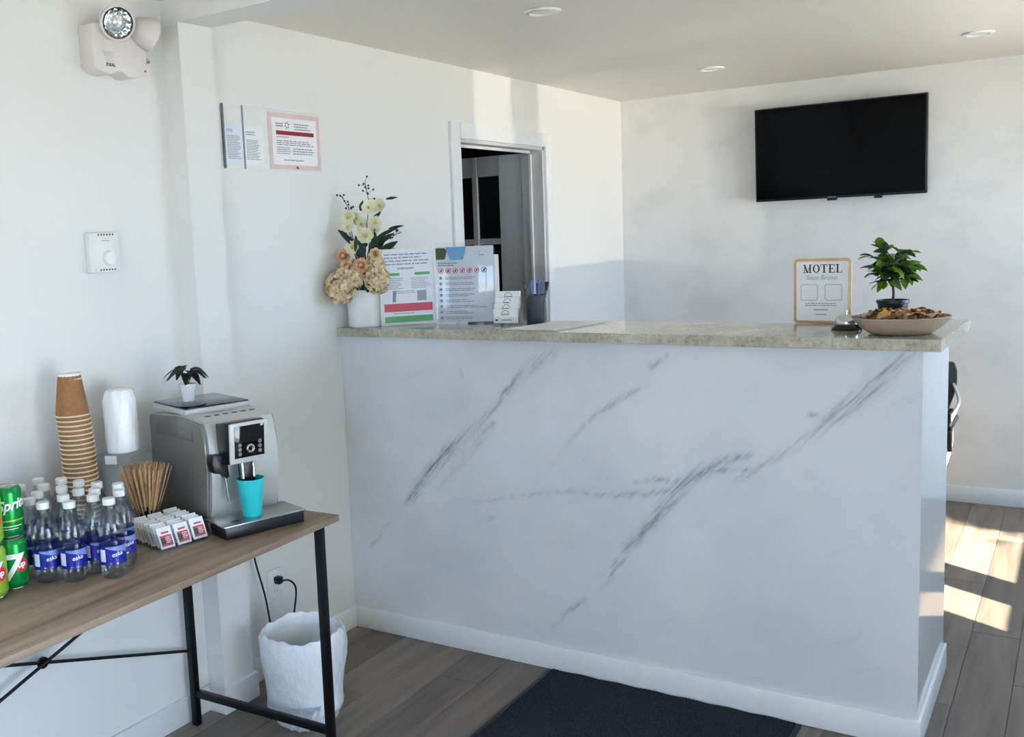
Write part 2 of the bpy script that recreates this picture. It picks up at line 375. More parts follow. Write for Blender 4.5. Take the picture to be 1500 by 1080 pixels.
# pilaster and the beam it carries
struct(MB().box((0, -.524, 0), (.0715, -.388, 2.171)).build('trim_1', MT['wall'], smooth=False))
struct(MB().box((0, -.524, 2.171), (XW, -.388, H)).build('trim_2', MT['wall'], smooth=False))
BH, BT = .086, .012
def bboard(name, *boxes):
    mb = MB()
    for a, b in boxes: mb.box(a, b, .003)
    struct(mb.build(name, MT['trim']))
bboard('baseboard_left', ((0, YF, 0), (BT, -.524, BH)), ((0, -.388, 0), (BT, 1.10, BH)), ((0, 2.12, 0), (BT, YB, BH)))
bboard('baseboard_pilaster', ((0, -.524 - BT, 0), (.0715 + BT, -.388 + BT, BH)))
bboard('baseboard_back', ((0, YB - BT, 0), (XW, YB, BH)))
bboard('baseboard_right', ((XW - BT, YF, 0), (XW, YB, BH)))
# floor of planks
fl = struct(MB().box((-T, YF - T, -.06), (XW + T, YB + T, -.006)).build('floor', MT['subfloor'], smooth=False))
PW, PL = .1505, 1.21
pm = {}
def plank_mesh(wd, ln):
    k = (round(wd, 3), round(ln, 3))
    if k not in pm:
        mb = MB().box((.0006, .0006, -.0058), (wd - .0006, ln - .0006, 0), .0012, 1)
        me = bpy.data.meshes.new('plank'); bmesh.ops.recalc_face_normals(mb.bm, faces=mb.bm.faces); mb.bm.to_mesh(me); mb.bm.free(); me.materials.append(MT['plank']); pm[k] = me
    return pm[k]
x = .082 - PW; col_i = 0
while x < XW - .001:
    x0, x1 = max(x, 0), min(x + PW, XW); y = YF - [0, .43, .86, .2, .66][col_i % 5] * PL
    while y < YB:
        y0, y1 = max(y, YF), min(y + PL, YB)
        if y1 - y0 > .02:
            o = bpy.data.objects.new('plank', plank_mesh(x1 - x0, y1 - y0)); C.objects.link(o); o.parent = fl; o.location = (x0, y0, 0)
        y += PL
    x += PW; col_i += 1
# windows of the right wall and the glazed front
def window(name, y0, y1, z0, z1, rails=()):
    e = bpy.data.objects.new(name, None); C.objects.link(e); e['kind'] = 'structure'
    mb = MB(); f = .035
    mb.box((XW + .03, y0, z0), (XW + .09, y0 + f * .01 + .012, z1)).box((XW + .03, y1 - .012, z0), (XW + .09, y1, z1)).box((XW + .03, y0, z0), (XW + .09, y1, z0 + .012)).box((XW + .03, y0, z1 - .012), (XW + .09, y1, z1))
    mb.build('window_frame', MT['trim'], e)
    MB().box((XW + .058, y0 + .01, z0 + .01), (XW + .062, y1 - .01, z1 - .01)).build('pane', MT['glass'], e)
    MB().box((XW - .02, y0 - .03, z0 - .022), (XW + .03, y1 + .03, z0 - .001), .003).build('window_sill', MT['trim'], e)
window('window_4', *RWIN); window('window_1', *WIN[0], SILL, WTOP); window('window_2', *WIN[1], SILL, WTOP)
e = bpy.data.objects.new('window_3', None); C.objects.link(e); e['kind'] = 'structure'
mb = MB(); a, b, z0, z1 = FWIN
for q in (a, (a + b) / 2 - .03, b - .06): mb.box((q, YF - .09, z0), (q + .06, YF - .03, z1))
mb.box((a, YF - .09, z0), (b, YF - .03, z0 + .06)).box((a, YF - .09, z1 - .06), (b, YF - .03, z1)); mb.build('window_frame', MT['trim'], e)
MB().box((a + .02, YF - .062, z0 + .02), (b - .02, YF - .058, z1 - .02)).build('pane', MT['glass'], e)
# back room behind the left wall
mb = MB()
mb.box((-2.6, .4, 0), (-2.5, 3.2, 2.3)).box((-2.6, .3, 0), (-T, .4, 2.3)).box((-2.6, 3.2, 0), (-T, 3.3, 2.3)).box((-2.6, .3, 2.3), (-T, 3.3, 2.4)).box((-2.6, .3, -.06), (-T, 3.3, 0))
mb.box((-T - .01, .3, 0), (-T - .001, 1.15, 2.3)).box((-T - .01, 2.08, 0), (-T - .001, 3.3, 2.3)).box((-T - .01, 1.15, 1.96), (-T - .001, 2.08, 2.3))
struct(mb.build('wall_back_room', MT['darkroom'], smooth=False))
# doorway: casing and open glazed door
dr = bpy.data.objects.new('door_1', None); C.objects.link(dr); dr['kind'] = 'structure'
mb = MB(); cz = 1.995
mb.box((0, 1.112, 0), (.016, 1.19, cz), .003).box((0, 2.037, 0), (.016, 2.115, cz), .003).box((0, 1.19, 1.925), (.016, 2.037, cz), .003).build('door_casing', MT['trim'], dr)
mb = MB(); mb.box((-T, 1.19, 0), (0, 1.205, 1.925)).box((-T, 2.022, 0), (0, 2.037, 1.925)).box((-T, 1.19, 1.91), (0, 2.037, 1.925))
mb.build('door_jamb', MT['doorpaint'], dr)
mb = MB(); mb.box((-.075, 2.012, 0), (-.062, 2.022, 1.91)).box((-.075, 1.205, 1.898), (-.062, 2.022, 1.91)).build('door_stop', MT['trim'], dr)
# leaf opened into the back room, hinged at the far jamb
LY0, LY1 = 2.035, 2.072
lf = MB(); LX1, LX0 = -.125, -.925
cols = [(-.265, -.40), (-.43, -.565), (-.595, -.79)]
rows = [(1.47, 1.80), (1.12, 1.44), (.77, 1.09), (.42, .74)]
cutx = [LX1] + [v for c_ in cols for v in c_] + [LX0]
for i in range(0, len(cutx), 2): lf.box((cutx[i + 1], LY0, .01), (cutx[i], LY1, 1.905), .002, 1)
for x1, x0 in cols:
    zz = [.01] + [v for r in rows[::-1] for v in r] + [1.905]
    for i in range(0, len(zz), 2): lf.box((x0, LY0 + .004, zz[i]), (x1, LY1 - .004, zz[i + 1]))
leafo = lf.build('door_leaf', MT['doorpaint'], dr)
for x1, x0 in cols:
    for z0, z1 in rows: MB().box((x0, LY0 + .016, z0), (x1, LY1 - .016, z1)).build('pane', MT['doorglass'], leafo)
for z in (1.62, .9, .3): MB().box((-.122, 2.024, z), (-.116, 2.06, z + .09)).tube([(-.121, 2.03, z), (-.121, 2.03, z + .09)], .006).build('hinge', MT['steel'], leafo)
# outside: ground and the tree that dapples the sunlight
struct(MB().box((-8, -30, -2.5), (9, 30, -.16)).box((9, -30, -2.6), (60, 30, -2.3)).build('ground_outside', MT['concrete'], smooth=False))
struct(MB().box((XW + T, -2.80, -.16), (7.6, -2.65, 4.2)).build('wall_sun_blocker', MT['concrete'], smooth=False))  # unseen wall added to keep direct sun out of the side opening
tr = thing('tree', 'leafy tree standing outside the right-hand windows, dappling the floor', 'tree', (5.9, .25, -.16))
MB().tube([(0, 2.3, 0), (.02, 2.2, 1.2), (-.05, 1.05, 2.4)], .06, 8, [.08, .07, .05]).build('trunk', MT['bark'], tr)
mb = MB(); rnd = random.Random(3)
for k in range(2900):
    b = Vector((rnd.uniform(-.12, .12) + .4, (rnd.uniform(-.02, .75) if k > 40 else rnd.uniform(-.34, 0)), rnd.uniform(2.75, 4.95)))
    mb.leaf(b, (rnd.uniform(-1, 1), rnd.uniform(-1, 1), rnd.uniform(-.6, .3)), (0, 0, 1), .18, .06, n=2)
o = mb.build('foliage', MT['leaf'], tr); o['kind'] = 'stuff'
mb = MB()
for k in range(9): mb.tube([(-.05, 1.05, 2.35), (.4, rnd.uniform(.0, .7), rnd.uniform(3.1, 4.1))], .014, 5)
mb.build('branches', MT['bark'], tr)

# ---------------------------------------------------------------- reception counter
CZ = 1.175; TH = .032
VE = [[[0.882,1.097,0.4,0.0129],[0.766,1.031,0.5,0.0129],[0.708,0.965,0.9,0.0083],[0.641,0.89,0.6,0.0092],[0.581,0.835,0.5,0.0148],[0.459,0.737,0.9,0.0148],[0.376,0.654,1,0.0166],[0.299,0.557,1.2,0.0111],[0.26,0.511,0.2,0.0055]],[[0.89,1.104,0.35,0.0129],[0.813,1.074,0.4,0.0148],[0.749,1.009,0.3,0.0129]],[[0.26,0.511,0.2,0.0046],[0.16,0.412,0.25,0.0037],[0.104,0.34,0.6,0.0046],[0.092,0.325,0.5,0.0037]],[[0.648,0.847,0.4,0.0129],[0.526,0.713,0.3,0.0148],[0.399,0.58,0.2,0.0111]],[[1.266,1.101,0.4,0.0074],[1.229,1.072,0.6,0.0092],[1.213,1.061,0.1,0.0055]],[[1.178,0.997,0.6,0.0055],[1.13,0.966,0.6,0.0074],[1.073,0.929,0.5,0.0074],[1.001,0.878,0.3,0.0055],[0.878,0.73,0.15,0.0046]],[[1.955,1.133,0.4,0.0129],[1.904,1.081,0.7,0.0222],[1.863,1.039,0.85,0.024],[1.811,0.984,0.8,0.0185],[1.746,0.933,0.8,0.0148],[1.69,0.881,0.45,0.0148],[1.622,0.821,0.3,0.0111],[1.575,0.792,0.45,0.0055],[1.509,0.742,0.6,0.0074],[1.49,0.732,0.4,0.0055]],[[1.701,0.944,0.6,0.0074],[1.751,0.937,0.5,0.0055]],[[1.521,0.81,0.9,0.0083],[1.441,0.787,0.8,0.0092],[1.391,0.756,0.9,0.0129],[1.339,0.713,0.9,0.0148],[1.293,0.669,0.9,0.0166],[1.246,0.604,0.9,0.0166],[1.19,0.536,0.8,0.0111],[1.133,0.467,0.8,0.0111],[1.075,0.376,0.6,0.0074],[1.045,0.326,0.3,0.0046]],[[1.527,0.763,0.6,0.0065],[1.453,0.759,0.6,0.0055],[1.391,0.747,0.5,0.0055]],[[1.313,0.71,0.6,0.0065],[1.22,0.705,0.7,0.0055],[1.152,0.69,0.5,0.0046]],[[1.286,0.675,0.6,0.0074],[1.165,0.651,0.6,0.0074],[1.052,0.636,0.5,0.0055],[0.936,0.637,0.4,0.0055],[0.813,0.617,0.4,0.0046],[0.569,0.557,0.25,0.0046]],[[0.978,0.271,0.5,0.0055],[0.893,0.196,0.5,0.0065],[0.853,0.145,0.2,0.0046]],[[0.626,0.508,0.35,0.0055],[0.563,0.475,0.2,0.0046]],[[0.532,1.036,0.4,0.0028],[0.531,1.01,0.4,0.0028]]]
XR, YC = 1.985, .2705
ct = thing('reception_counter', 'tall white reception counter with grey marble veining and white baseboard', 'counter', (0, 0, 0))
NX, NZ = 360, 200; import numpy as np
Xg, Zg = np.meshgrid(np.linspace(0.001, XR, NX), np.linspace(0, CZ - TH, NZ))
val = np.zeros_like(Xg)
wob = .006 * np.sin(Xg * 61 + Zg * 43) + .004 * np.sin(Xg * 133 - Zg * 97)
for pl in VE:
    for (xa, za, ia, wa), (xb, zb, ib, wb) in zip(pl, pl[1:]):
        dx, dz = xb - xa, zb - za; L2 = dx * dx + dz * dz
        t = np.clip(((Xg - xa) * dx + (Zg - za) * dz) / L2, 0, 1)
        dist = np.hypot(Xg + wob - xa - t * dx, Zg + wob * .6 - za - t * dz); wd = (wa + (wb - wa) * t) * 1.1 + .003
        val = np.maximum(val, (ia + (ib - ia) * t) * np.exp(-(dist / wd) ** 2))
me = bpy.data.meshes.new('front_panel')
vv = [(float(x), YC, float(z)) for x, z in zip(Xg.ravel(), Zg.ravel())]
ff = [(j * NX + i, j * NX + i + 1, (j + 1) * NX + i + 1, (j + 1) * NX + i) for j in range(NZ - 1) for i in range(NX - 1)]
nb = len(vv); vv += [(0.001, YC + .1, 0), (XR, YC + .1, 0), (XR, YC + .1, CZ - TH), (0.001, YC + .1, CZ - TH)]
ff += [(nb + 1, nb, nb + 3, nb + 2), (nb, nb + 1, NX - 1, 0), (NX - 1, nb + 1, nb + 2, NX * NZ - 1), (nb, 0, NX * (NZ - 1), nb + 3), (nb + 3, NX * (NZ - 1), NX * NZ - 1, nb + 2)]
me.from_pydata(vv, [], ff); at = me.attributes.new('vein', 'FLOAT', 'POINT'); at.data.foreach_set('value', list(val.ravel().astype(float)) + [0] * 4)
me.materials.append(MT['marble']); fp = bpy.data.objects.new('front_panel', me); C.objects.link(fp); fp.parent = ct
w = M_('satin_white_panel', (214, 214, 212), .09, spec=.8); c_ = w.coord(); w.bump(w.noise(c_, 3, 3), .12, .006); MT['sidegloss'] = w.m
MB().box((XR - .1, YC + .1, 0), (XR, .88, CZ - TH)).box((XR - .02, YC + .001, 0), (XR + .0005, YC + .1, CZ - TH)).build('side_panel', MT['sidegloss'], ct, smooth=False)
mb = MB(); bt = .011
mb.prism([(0.012, YC - bt), (XR + bt, YC - bt), (XR + bt, .88 + .004), (XR, .88 + .004), (XR, YC), (0.012, YC)], .001, BH, 'z', .0025); mb.build('baseboard', MT['trim'], ct)
mb = MB(); mb.prism([(0.002, .248), (2.036, .205), (2.053, .785), (1.70, .785), (1.66, .60), (0.002, .62)], CZ - TH, CZ, 'z', .002)
tag(mb.build('countertop', MT['granite'], smooth=False), 'polished beige speckled stone worktop on the reception counter', 'countertop')

# ---------------------------------------------------------------- floor mat
mt = thing('entrance_mat', 'dark charcoal entrance mat lying against the front of the counter', 'mat', (.843, -1.35, .001))
MB().box((0, 0, 0), (.835, 1.605, .004), .0015).build('rubber_edge', MT['rubber'], mt)
mb = MB(); n = 40; t = bmesh.new(); g = []
for j in range(n + 1):
    g.append([t.verts.new((.018 + (.80) * i / 24, .02 + 1.58 * j / n, .008 + .0015 * math.sin(i * 1.7 + j))) for i in range(25)])
for j in range(n):
    for i in range(24): t.faces.new((g[j][i], g[j][i + 1], g[j + 1][i + 1], g[j + 1][i]))
r = bmesh.ops.extrude_face_region(t, geom=t.faces[:]); bmesh.ops.translate(t, vec=(0, 0, -.005), verts=[v for v in r['geom'] if isinstance(v, bmesh.types.BMVert)])
mb._join(t); o = mb.build('pile', MT['carpet'], mt)

# ---------------------------------------------------------------- television
tv = thing('television', 'large black wall-mounted flat television on the back wall', 'television', (.808, 3.026, 1.603))
MB().box((0, -.012, 0), (.848, .03, .498), .004).build('frame', MT['black'], tv)
MB().box((.008, -.0135, .014), (.840, -.0115, .491)).build('screen', MT['screen'], tv)
MB().box((.2, .03, .1), (.65, .06, .4)).build('wall_bracket', MT['blackmetal'], tv)
MB().box((.37, -.013, -.012), (.42, .01, .002), .003).build('sensor', MT['black'], tv)
MB().box((.60, -.012, -.012), (.64, .02, .002), .005).build('cable_clip', MT['black'], tv)
mb = MB(); rect(mb, .375, .415, .004, .009, -.0138); mb.build('maker_mark', MT['ink'], tv)
tv.rotation_euler = (math.radians(3), 0, 0)

# ---------------------------------------------------------------- ceiling lights
for (x, y, lb) in ((.79, .46, 'round white recessed ceiling light nearest the camera, left of the others'), (.81, 2.23, 'round white recessed ceiling light above the back corner, left of the television'), (1.937, 2.21, 'round white recessed ceiling light at the far right, above the television')):
    t_ = thing('recessed_light', lb, 'ceiling light', (x, y, H), 0, 'recessed ceiling lights')
    MB().lathe([(.044, -.001), (.062, -.001), (.061, -.006), (.045, -.009), (.044, -.001)], 32).build('trim_ring', MT['white'], t_)
    MB().lathe([(0, -.004), (.044, -.004), (.044, -.001), (0, -.001)], 28).build('lens', MT['white'], t_)

# ---------------------------------------------------------------- things on the left wall (local -y faces the room)
RZ = PI / 2
# emergency light
em = thing('emergency_light', 'white emergency light with two swivel lamp heads high on the left wall', 'emergency light', (0, -.835, 2.0), RZ)
pts = [(.0, .125), (.0, .01), (.012, 0), (.03, -.006), (.055, -.008), (.075, .001), (.095, .003), (.115, -.008), (.14, -.010), (.165, -.002), (.188, .004), (.188, .075), (.150, .105), (.03, .128)]
MB().prism(pts, -.062, 0, 'y', .004).build('housing', MT['emwhite'], em)
mb = MB()
for i in range(5): mb.box((.032 + i * .002, -.064, .052 - i * .006), (.066 - (i % 2) * .006, -.0615, .054 - i * .006))
mb.build('vents', MT['ledgerey'], em)
text('IDEAL', .012, 'maker_mark', MT['inkdark'], em, (.055, -.0622, .018), bold=.0004)
MB().ball((.178, -.063, .013), .0028).build('indicator', MT['crimson'], em)
MB().box((.006, -.05, .06), (.0078, -.01, .10)).build('side_sticker', MT['cream'], em)
def lamp_head(name, loc, d, parent):
    d = Vector(d).normalized(); q = d.to_track_quat('Z', 'Y').to_matrix().to_4x4(); Mx = Matrix.Translation(loc) @ q
    mb = MB(); mb.lathe([(0, -.052), (.016, -.050), (.028, -.040), (.038, -.018), (.043, 0), (.043, .010), (.038, .012), (.038, .006)], 28, mat=Mx @ Matrix.Scale(1.12, 4))
    h = mb.build(name, MT['emwhite'], parent)
    MB().lathe([(.038, .006), (.034, -.008), (.024, -.02), (.010, -.026), (0, -.027)], 28, mat=Mx, fn=lambda a, z, r: 1 + .05 * math.cos(14 * a)).build('reflector', MT['chrome'], h)
    MB().ball(Mx @ Vector((0, 0, -.012)), .007).build('bulb', MT['glass'], h)
    MB().lathe([(0, .012), (.02, .0115), (.038, .009)], 28, mat=Mx).build('lens', MT['glass'], h)
lamp_head('lamp_head', (.066, -.088, .130), (-.42, -.85, -.30), em)
lamp_head('lamp_head', (.192, -.075, .118), (.90, -.25, -.32), em)
MB().tube([(.072, -.04, .10), (.072, -.06, .13)], .010).tube([(.16, -.04, .085), (.185, -.06, .10)], .010).build('swivel', MT['emwhite'], em)
MB().box((.188, -.045, .035), (.204, -.02, .056), .002).tube([(.200, -.03, .046), (.222, -.03, .05)], .008).build('conduit_fitting', MT['chrome'], em)
# thermostat
th = thing('thermostat', 'small white dial thermostat on the left wall below the emergency light', 'thermostat', (0, -.872, 1.443), RZ)
MB().box((0, -.028, 0), (.100, 0, .112), .004).build('cover', MT['white'], th)
MB().lathe([(0, .010), (.018, .010), (.020, .006), (.022, 0)], 32, mat=Matrix.Translation((.058, -.028, .040)) @ Matrix.Rotation(PI / 2, 4, 'X')).build('dial', MT['white'], th)
mb = MB()
for z in (.104, .005):
    for i in range(6): mb.box((.026 + i * .010, -.0285, z), (.031 + i * .010, -.0275, z + .004))
mb.build('vents', MT['inkdark'], th)
mb = MB(); rect(mb, .038, .066, .088, .090, -.0284); rect(mb, .055, .062, .068, .069, -.0284); mb.build('marking', MT['ink'], th)
# framed certificates
fr = thing('certificate_holder', 'clear wall holder with two letters and a pink-bordered certificate, on the left wall', 'certificate', (0, -.294, 1.752), RZ)
MB().box((0, -.005, 0), (.505, 0, .207), .001).build('backing', MT['white'], fr)
MB().box((.091, -.010, 0), (.0945, -.004, .207)).build('divider', MT['ink'], fr)
MB().box((0, -.012, 0), (.001, 0, .207)).build('side_edge', MT['ink'], fr)
p = MB().box((.006, -.0065, .012), (.088, -.0052, .145)).build('letter', MT['paperblue'], fr)
mb = MB(); lines(mb, .014, .045, .118, .128, 2, -.0068); lines(mb, .014, .08, .03, .108, 14, -.0068); mb.build('print', MT['ink'], p)
p = MB().box((.098, -.0065, .012), (.19, -.0052, .14)).build('letter', MT['paper'], fr)
mb = MB(); lines(mb, .105, .165, .11, .126, 2, -.0068); lines(mb, .105, .175, .03, .098, 13, -.0068); mb.build('print', MT['ink'], p)
p = MB().box((.218, -.0068, .004), (.495, -.0052, .196)).build('certificate', MT['pinkpaper'], fr)
MB().box((.236, -.0075, .02), (.476, -.0067, .180)).build('certificate_sheet', MT['paper'], p)
mb = MB(); lines(mb, .256, .30, .148, .164, 2, -.0079, .7); lines(mb, .355, .455, .14, .166, 3, -.0079, .5)
lines(mb, .256, .34, .112, .118, 1, -.0079); lines(mb, .256, .46, .085, .105, 3, -.0079); lines(mb, .256, .33, .055, .082, 4, -.0079); lines(mb, .34, .46, .055, .08, 3, -.0079); lines(mb, .29, .43, .032, .040, 1, -.0079)
mb.build('print', MT['ink'], p)
mb = MB(); rect(mb, .256, .46, .122, .136, -.0079)
for i in range(6): mb.quad([(.315 + .01 * math.cos(i * 1.05), -.0079, .156 + .01 * math.sin(i * 1.05)), (.315 + .014 * math.cos(i * 1.05 + .3), -.0079, .156 + .014 * math.sin(i * 1.05 + .3)), (.315 + .010 * math.cos(i * 1.05 + .6), -.0079, .156 + .010 * math.sin(i * 1.05 + .6)), (.315 + .004 * math.cos(i * 1.05 + .3), -.0079, .156 + .004 * math.sin(i * 1.05 + .3))])
mb.build('emblem', MT['crimson'], p)
mb = MB(); mb.quad([(.355, -.0072, .008), (.37, -.0072, .006), (.366, -.0072, .014), (.358, -.0072, .016)]); mb.build('seal', MT['inkdark'], p)
# wall socket and plug
so = thing('wall_socket', 'white double wall socket low on the left wall behind the bin', 'socket', (0, -.222, .255), RZ)
MB().box((0, -.006, 0), (.072, 0, .112), .002).build('cover_plate', MT['white'], so)
for z in (.030, .075):
    r = MB().box((.022, -.0085, z - .012), (.050, -.005, z + .014), .003).build('receptacle', MT['trim'], so)
    MB().box((.029, -.0088, z), (.031, -.0084, z + .008)).box((.041, -.0088, z), (.043, -.0084, z + .008)).build('slots', MT['inkdark'], r)
pc = thing('power_cord', 'black power cord plugged into the wall socket and hanging into the bin corner', 'cord', (0, 0, 0))
MB().box((.010, -.196, .318), (.035, -.172, .344), .004).build('plug', MT['black'], pc)
def spline(pts, n=8):
    P = [Vector(p) for p in pts]; P = [P[0] * 2 - P[1]] + P + [P[-1] * 2 - P[-2]]; out = []
    for i in range(1, len(P) - 2):
        for k in range(n):
            t = k / n; a, b, c, d = P[i - 1:i + 3]
            out.append(.5 * ((2 * b) + (c - a) * t + (2 * a - 5 * b + 4 * c - d) * t * t + (3 * b - a - 3 * c + d) * t ** 3))
    out.append(P[-2]); return out
MB().tube(spline([(.033, -.184, .331), (.06, -.165, .328), (.066, -.145, .29), (.05, -.145, .20), (.04, -.17, .08), (.05, -.22, .012), (.10, -.235, .007)]), .0035).build('cable', MT['black'], pc)
mc = MB().tube(spline([(.10, -.62, .742), (.085, -.60, .728), (.04, -.40, .72), (.03, -.33, .62), (.035, -.31, .45), (.035, -.27, .30), (.03, -.24, .15), (.04, -.22, .03), (.09, -.215, .02)]), .0033).build('machine_cord', MT['black'])
tag(mc, 'black cord hanging from the back of the table behind the bin', 'cord')

# ---------------------------------------------------------------- side table
TZ = .745
tb = thing('console_table', 'long narrow wood-topped console table with black metal legs along the left wall', 'table', (.018, -.602, 0), math.radians(1.2))
TL = 1.11; TD = .615; TT = .018
MB().box((0, -TL, TZ - TT), (TD, 0, TZ), .0015).build('tabletop', MT['tablewood'], tb)
LEG = .022
for (x, y) in ((.012, -.034), (TD - .066, -.034), (.012, -TL + .012), (TD - .066, -TL + .012)):
    MB().box((x, y, 0), (x + LEG, y + LEG, TZ - TT), .001).build('leg', MT['blackmetal'], tb)
for y in (-.034, -TL + .012):
    MB().box((.034, y + .002, .095), (TD - .066, y + LEG - .002, .117), .001).build('stretcher', MT['blackmetal'], tb)
    MB().box((.034, y + .002, TZ - TT - .02), (TD - .066, y + LEG - .002, TZ - TT), .001).build('top_rail', MT['blackmetal'], tb)
MB().tube([(.018, -.030, .245), (.018, -TL + .026, .585)], .0048).build('cross_rod', MT['blackmetal'], tb)
MB().tube([(.026, -.030, .585), (.026, -TL + .026, .245)], .0048).build('cross_rod', MT['blackmetal'], tb)
MB().lathe([(0, 0), (.016, 0), (.016, .008), (0, .008)], 16, mat=Matrix.Translation((.014, -TL / 2 - .002, .415)) @ Matrix.Rotation(PI / 2, 4, 'Y')).build('cross_joint', MT['blackmetal'], tb)
TZ += .0005
# ---------------------------------------------------------------- waste bin
bn = thing('waste_bin', 'white waste bin with a crumpled white plastic liner under the table end', 'bin', (.315, -.41, 0))
def wr(a, z, r):
    k = 1 if z < .285 else .35
    return 1 + k * (.016 * math.sin(3 * a + 1 + z * 22) + .013 * abs(math.sin(6.5 * a - z * 28 + math.sin(3 * a))) + .012 * abs(math.sin(8 * a + z * 55 + 2 * math.sin(2 * a))) + .010 * abs(math.sin(15 * a - z * 90 + 3 * math.sin(a)))) - .01
MB().lathe([(0, .001), (.098, .001), (.102, .008), (.116, .262), (.114, .262), (.098, .01), (0, .008)], 40).build('pail', MT['white'], bn)
prof = [(.02, .03), (.088, .035)] + [(.092 + .026 * q / 12, .06 + .215 * q / 12) for q in range(13)] + [(.121, .288), (.1245, .293), (.1285, .2925), (.1330, .283)] + [(.1355 + .004 * math.sin(q * .35) - .00085 * q, .275 - q * .0125) for q in range(19)] + [(.114, .036), (.112, .034)]
lb_ = MB(); lb_.lathe(prof, 130, fn=wr)
for v in lb_.bm.verts:
    a = math.atan2(v.co.y, v.co.x); w_ = max(0, min(1, (v.co.z - .2) / .09))
    v.co.z += w_ * (.005 * math.sin(3 * a + 1) + .003 * math.sin(8 * a) + .0022 * math.sin(19 * a + 2))
lb_.build('liner', MT['film'], bn)
# hanging tail of the liner
mb = MB(); t = bmesh.new(); g = []
for j in range(9):
    f = j / 8; row = []
    for i in range(9):
        s_ = i / 8 - .5; a = -1.0 + s_ * (1.1 - .5 * f); rr = .128 + .006 * math.sin(i * 2.1 + j) - f * .012
        row.append(t.verts.new((rr * math.cos(a), rr * math.sin(a), .085 - f * .082 + .012 * abs(s_) * f)))
    g.append(row)
for j in range(8):
    for i in range(8): t.faces.new((g[j][i], g[j][i + 1], g[j + 1][i + 1], g[j + 1][i]))
bmesh.ops.solidify(t, geom=t.faces[:], thickness=.0012); mb._join(t); mb.build('liner_tail', MT['film'], bn)

# ---------------------------------------------------------------- coffee machine
MA = math.radians(72)
cm = thing('coffee_machine', 'silver bean-to-cup coffee machine with black control panel on the table end', 'coffee machine', (.520, -.902, TZ), MA)
def arc(n, f): return [f(i / n) for i in range(n + 1)]
B0 = .105; WD = .212
# side profile (b,c): front bulges, slopes back to the lid
side = [(B0 + .012, .006), (B0 + .006, .04)] + [(B0 - .004 - .012 * math.sin(PI * i / 8), .06 + .205 * i / 8) for i in range(9)] + [(B0 + .006, .290), (B0 + .03, .300), (.24, .300), (.44, .285), (.445, .27), (.445, .006)]
mb = MB(); mb.prism([(b, c) for b, c in side], .004, WD - .004, 'x', .0); mb.build('body', MT['silver'], cm)
for a0, a1 in ((-.004, .0045), (WD - .0045, WD + .004)):
    MB().prism([(B0 + .02, .004), (B0 + .012, .04), (B0 + .004, .10), (B0 - .004, .17), (B0, .24), (B0 + .014, .288), (.24, .296), (.442, .282), (.447, .27), (.447, .004)], a0, a1, 'x', .0012).build('side_cover', MT['sideplastic'], cm)
MB().box((-.0055, .17, .235), (-.004, .40, .268), .0006).build('side_badge', MT['sideplastic'], cm)
mb = MB().box((.004, .225, .298), (WD - .004, .440, .316), .006); mb.build('hopper_lid', MT['ledgerey'], cm)
MB().box((.008, .229, .3155), (WD - .008, .436, .3195), .0015).build('smoked_cover', MT['glossblack'], cm)
mb = MB()
for i in range(6): mb.box((.035 + i * .027, .16, .2995), (.050 + i * .027, .172, .3012), .0005)
mb.build('top_vents', MT['black'], cm)
# control panel
pn = MB().prism([(.10, .29), (.045, .297), (.030, .290), (.038, .188), (.052, .184), (.10, .184)], .030, .142, 'x', .002).build('control_housing', MT['black'], cm)
def tilted(mb_, x0, x1, z0, z1, th_, bev=.0015):
    t = bmesh.new(); bmesh.ops.create_cube(t, size=1)
    for v in t.verts: v.co = Vector(((x0 + x1) / 2 + v.co.x * (x1 - x0), v.co.y * th_, (z0 + z1) / 2 + v.co.z * (z1 - z0)))
    bmesh.ops.bevel(t, geom=t.edges[:], offset=bev, segments=2, profile=.5, affect='EDGES')
    for v in t.verts: v.co.y += .030 + (.290 - v.co.z) * .078
    mb_._join(t); return mb_
mb = MB(); tilted(mb, .032, .146, .186, .296, .010, .004); mb.build('panel_frame', MT['ledgerey'], pn)
mb = MB(); tilted(mb, .045, .134, .201, .287, .0125, .001); scr = mb.build('screen', MT['glossblack'], pn)
for k, (x, z) in enumerate([(.060, .236), (.060, .224), (.060, .212), (.120, .240), (.120, .227), (.120, .214)]):
    MB().lathe([(0, .0012), (.005, .001), (.0055, 0)], 12, mat=Matrix.Translation((x, .0235 + (.290 - z) * .078, z)) @ Matrix.Rotation(PI / 2, 4, 'X')).build('button', MT['sideplastic'], pn)
MB().lathe([(.006, 0), (.011, .0), (.012, .004), (.009, .006), (.006, .004)], 24, mat=Matrix.Translation((.090, .0235 + .066 * .078, .224)) @ Matrix.Rotation(PI / 2, 4, 'X')).build('dial', MT['chrome'], pn)
MB().box((.074, .040, .13), (.108, .075, .19), .004).build('spout', MT['black'], cm)
for x in (.072, .104): MB().tube([(x, .046, .192), (x, .044, .142)], .0058, 12).build('spout_tube', MT['chrome'], cm)
MB().prism([(.040, .208), (.0, .213), (-.004, .19), (.0, .165), (.028, .158), (.034, .145), (.044, .15)], .065, .10, 'y', .002).build('steam_knob', MT['black'], cm)
MB().tube([(.034, .075, .165), (.038, .07, .10), (.040, .07, .085)], .005).build('steam_wand', MT['steel'], cm)
MB().box((-.012, 0, 0.001), (.226, .16, .033), .002).build('drip_tray', MT['black'], cm)
g = MB().box((-.016, -.004, .033), (.230, .118, .037), .001).build('tray_grille', MT['steel'], cm)
MB().box((.02, .025, .0368), (.045, .038, .0375), .0003).build('float_slot', MT['black'], g)
MB().tube([(-.020, .445, .05), (-.004, .447, .05)], .004).build('cord_inlet', MT['black'], cm)
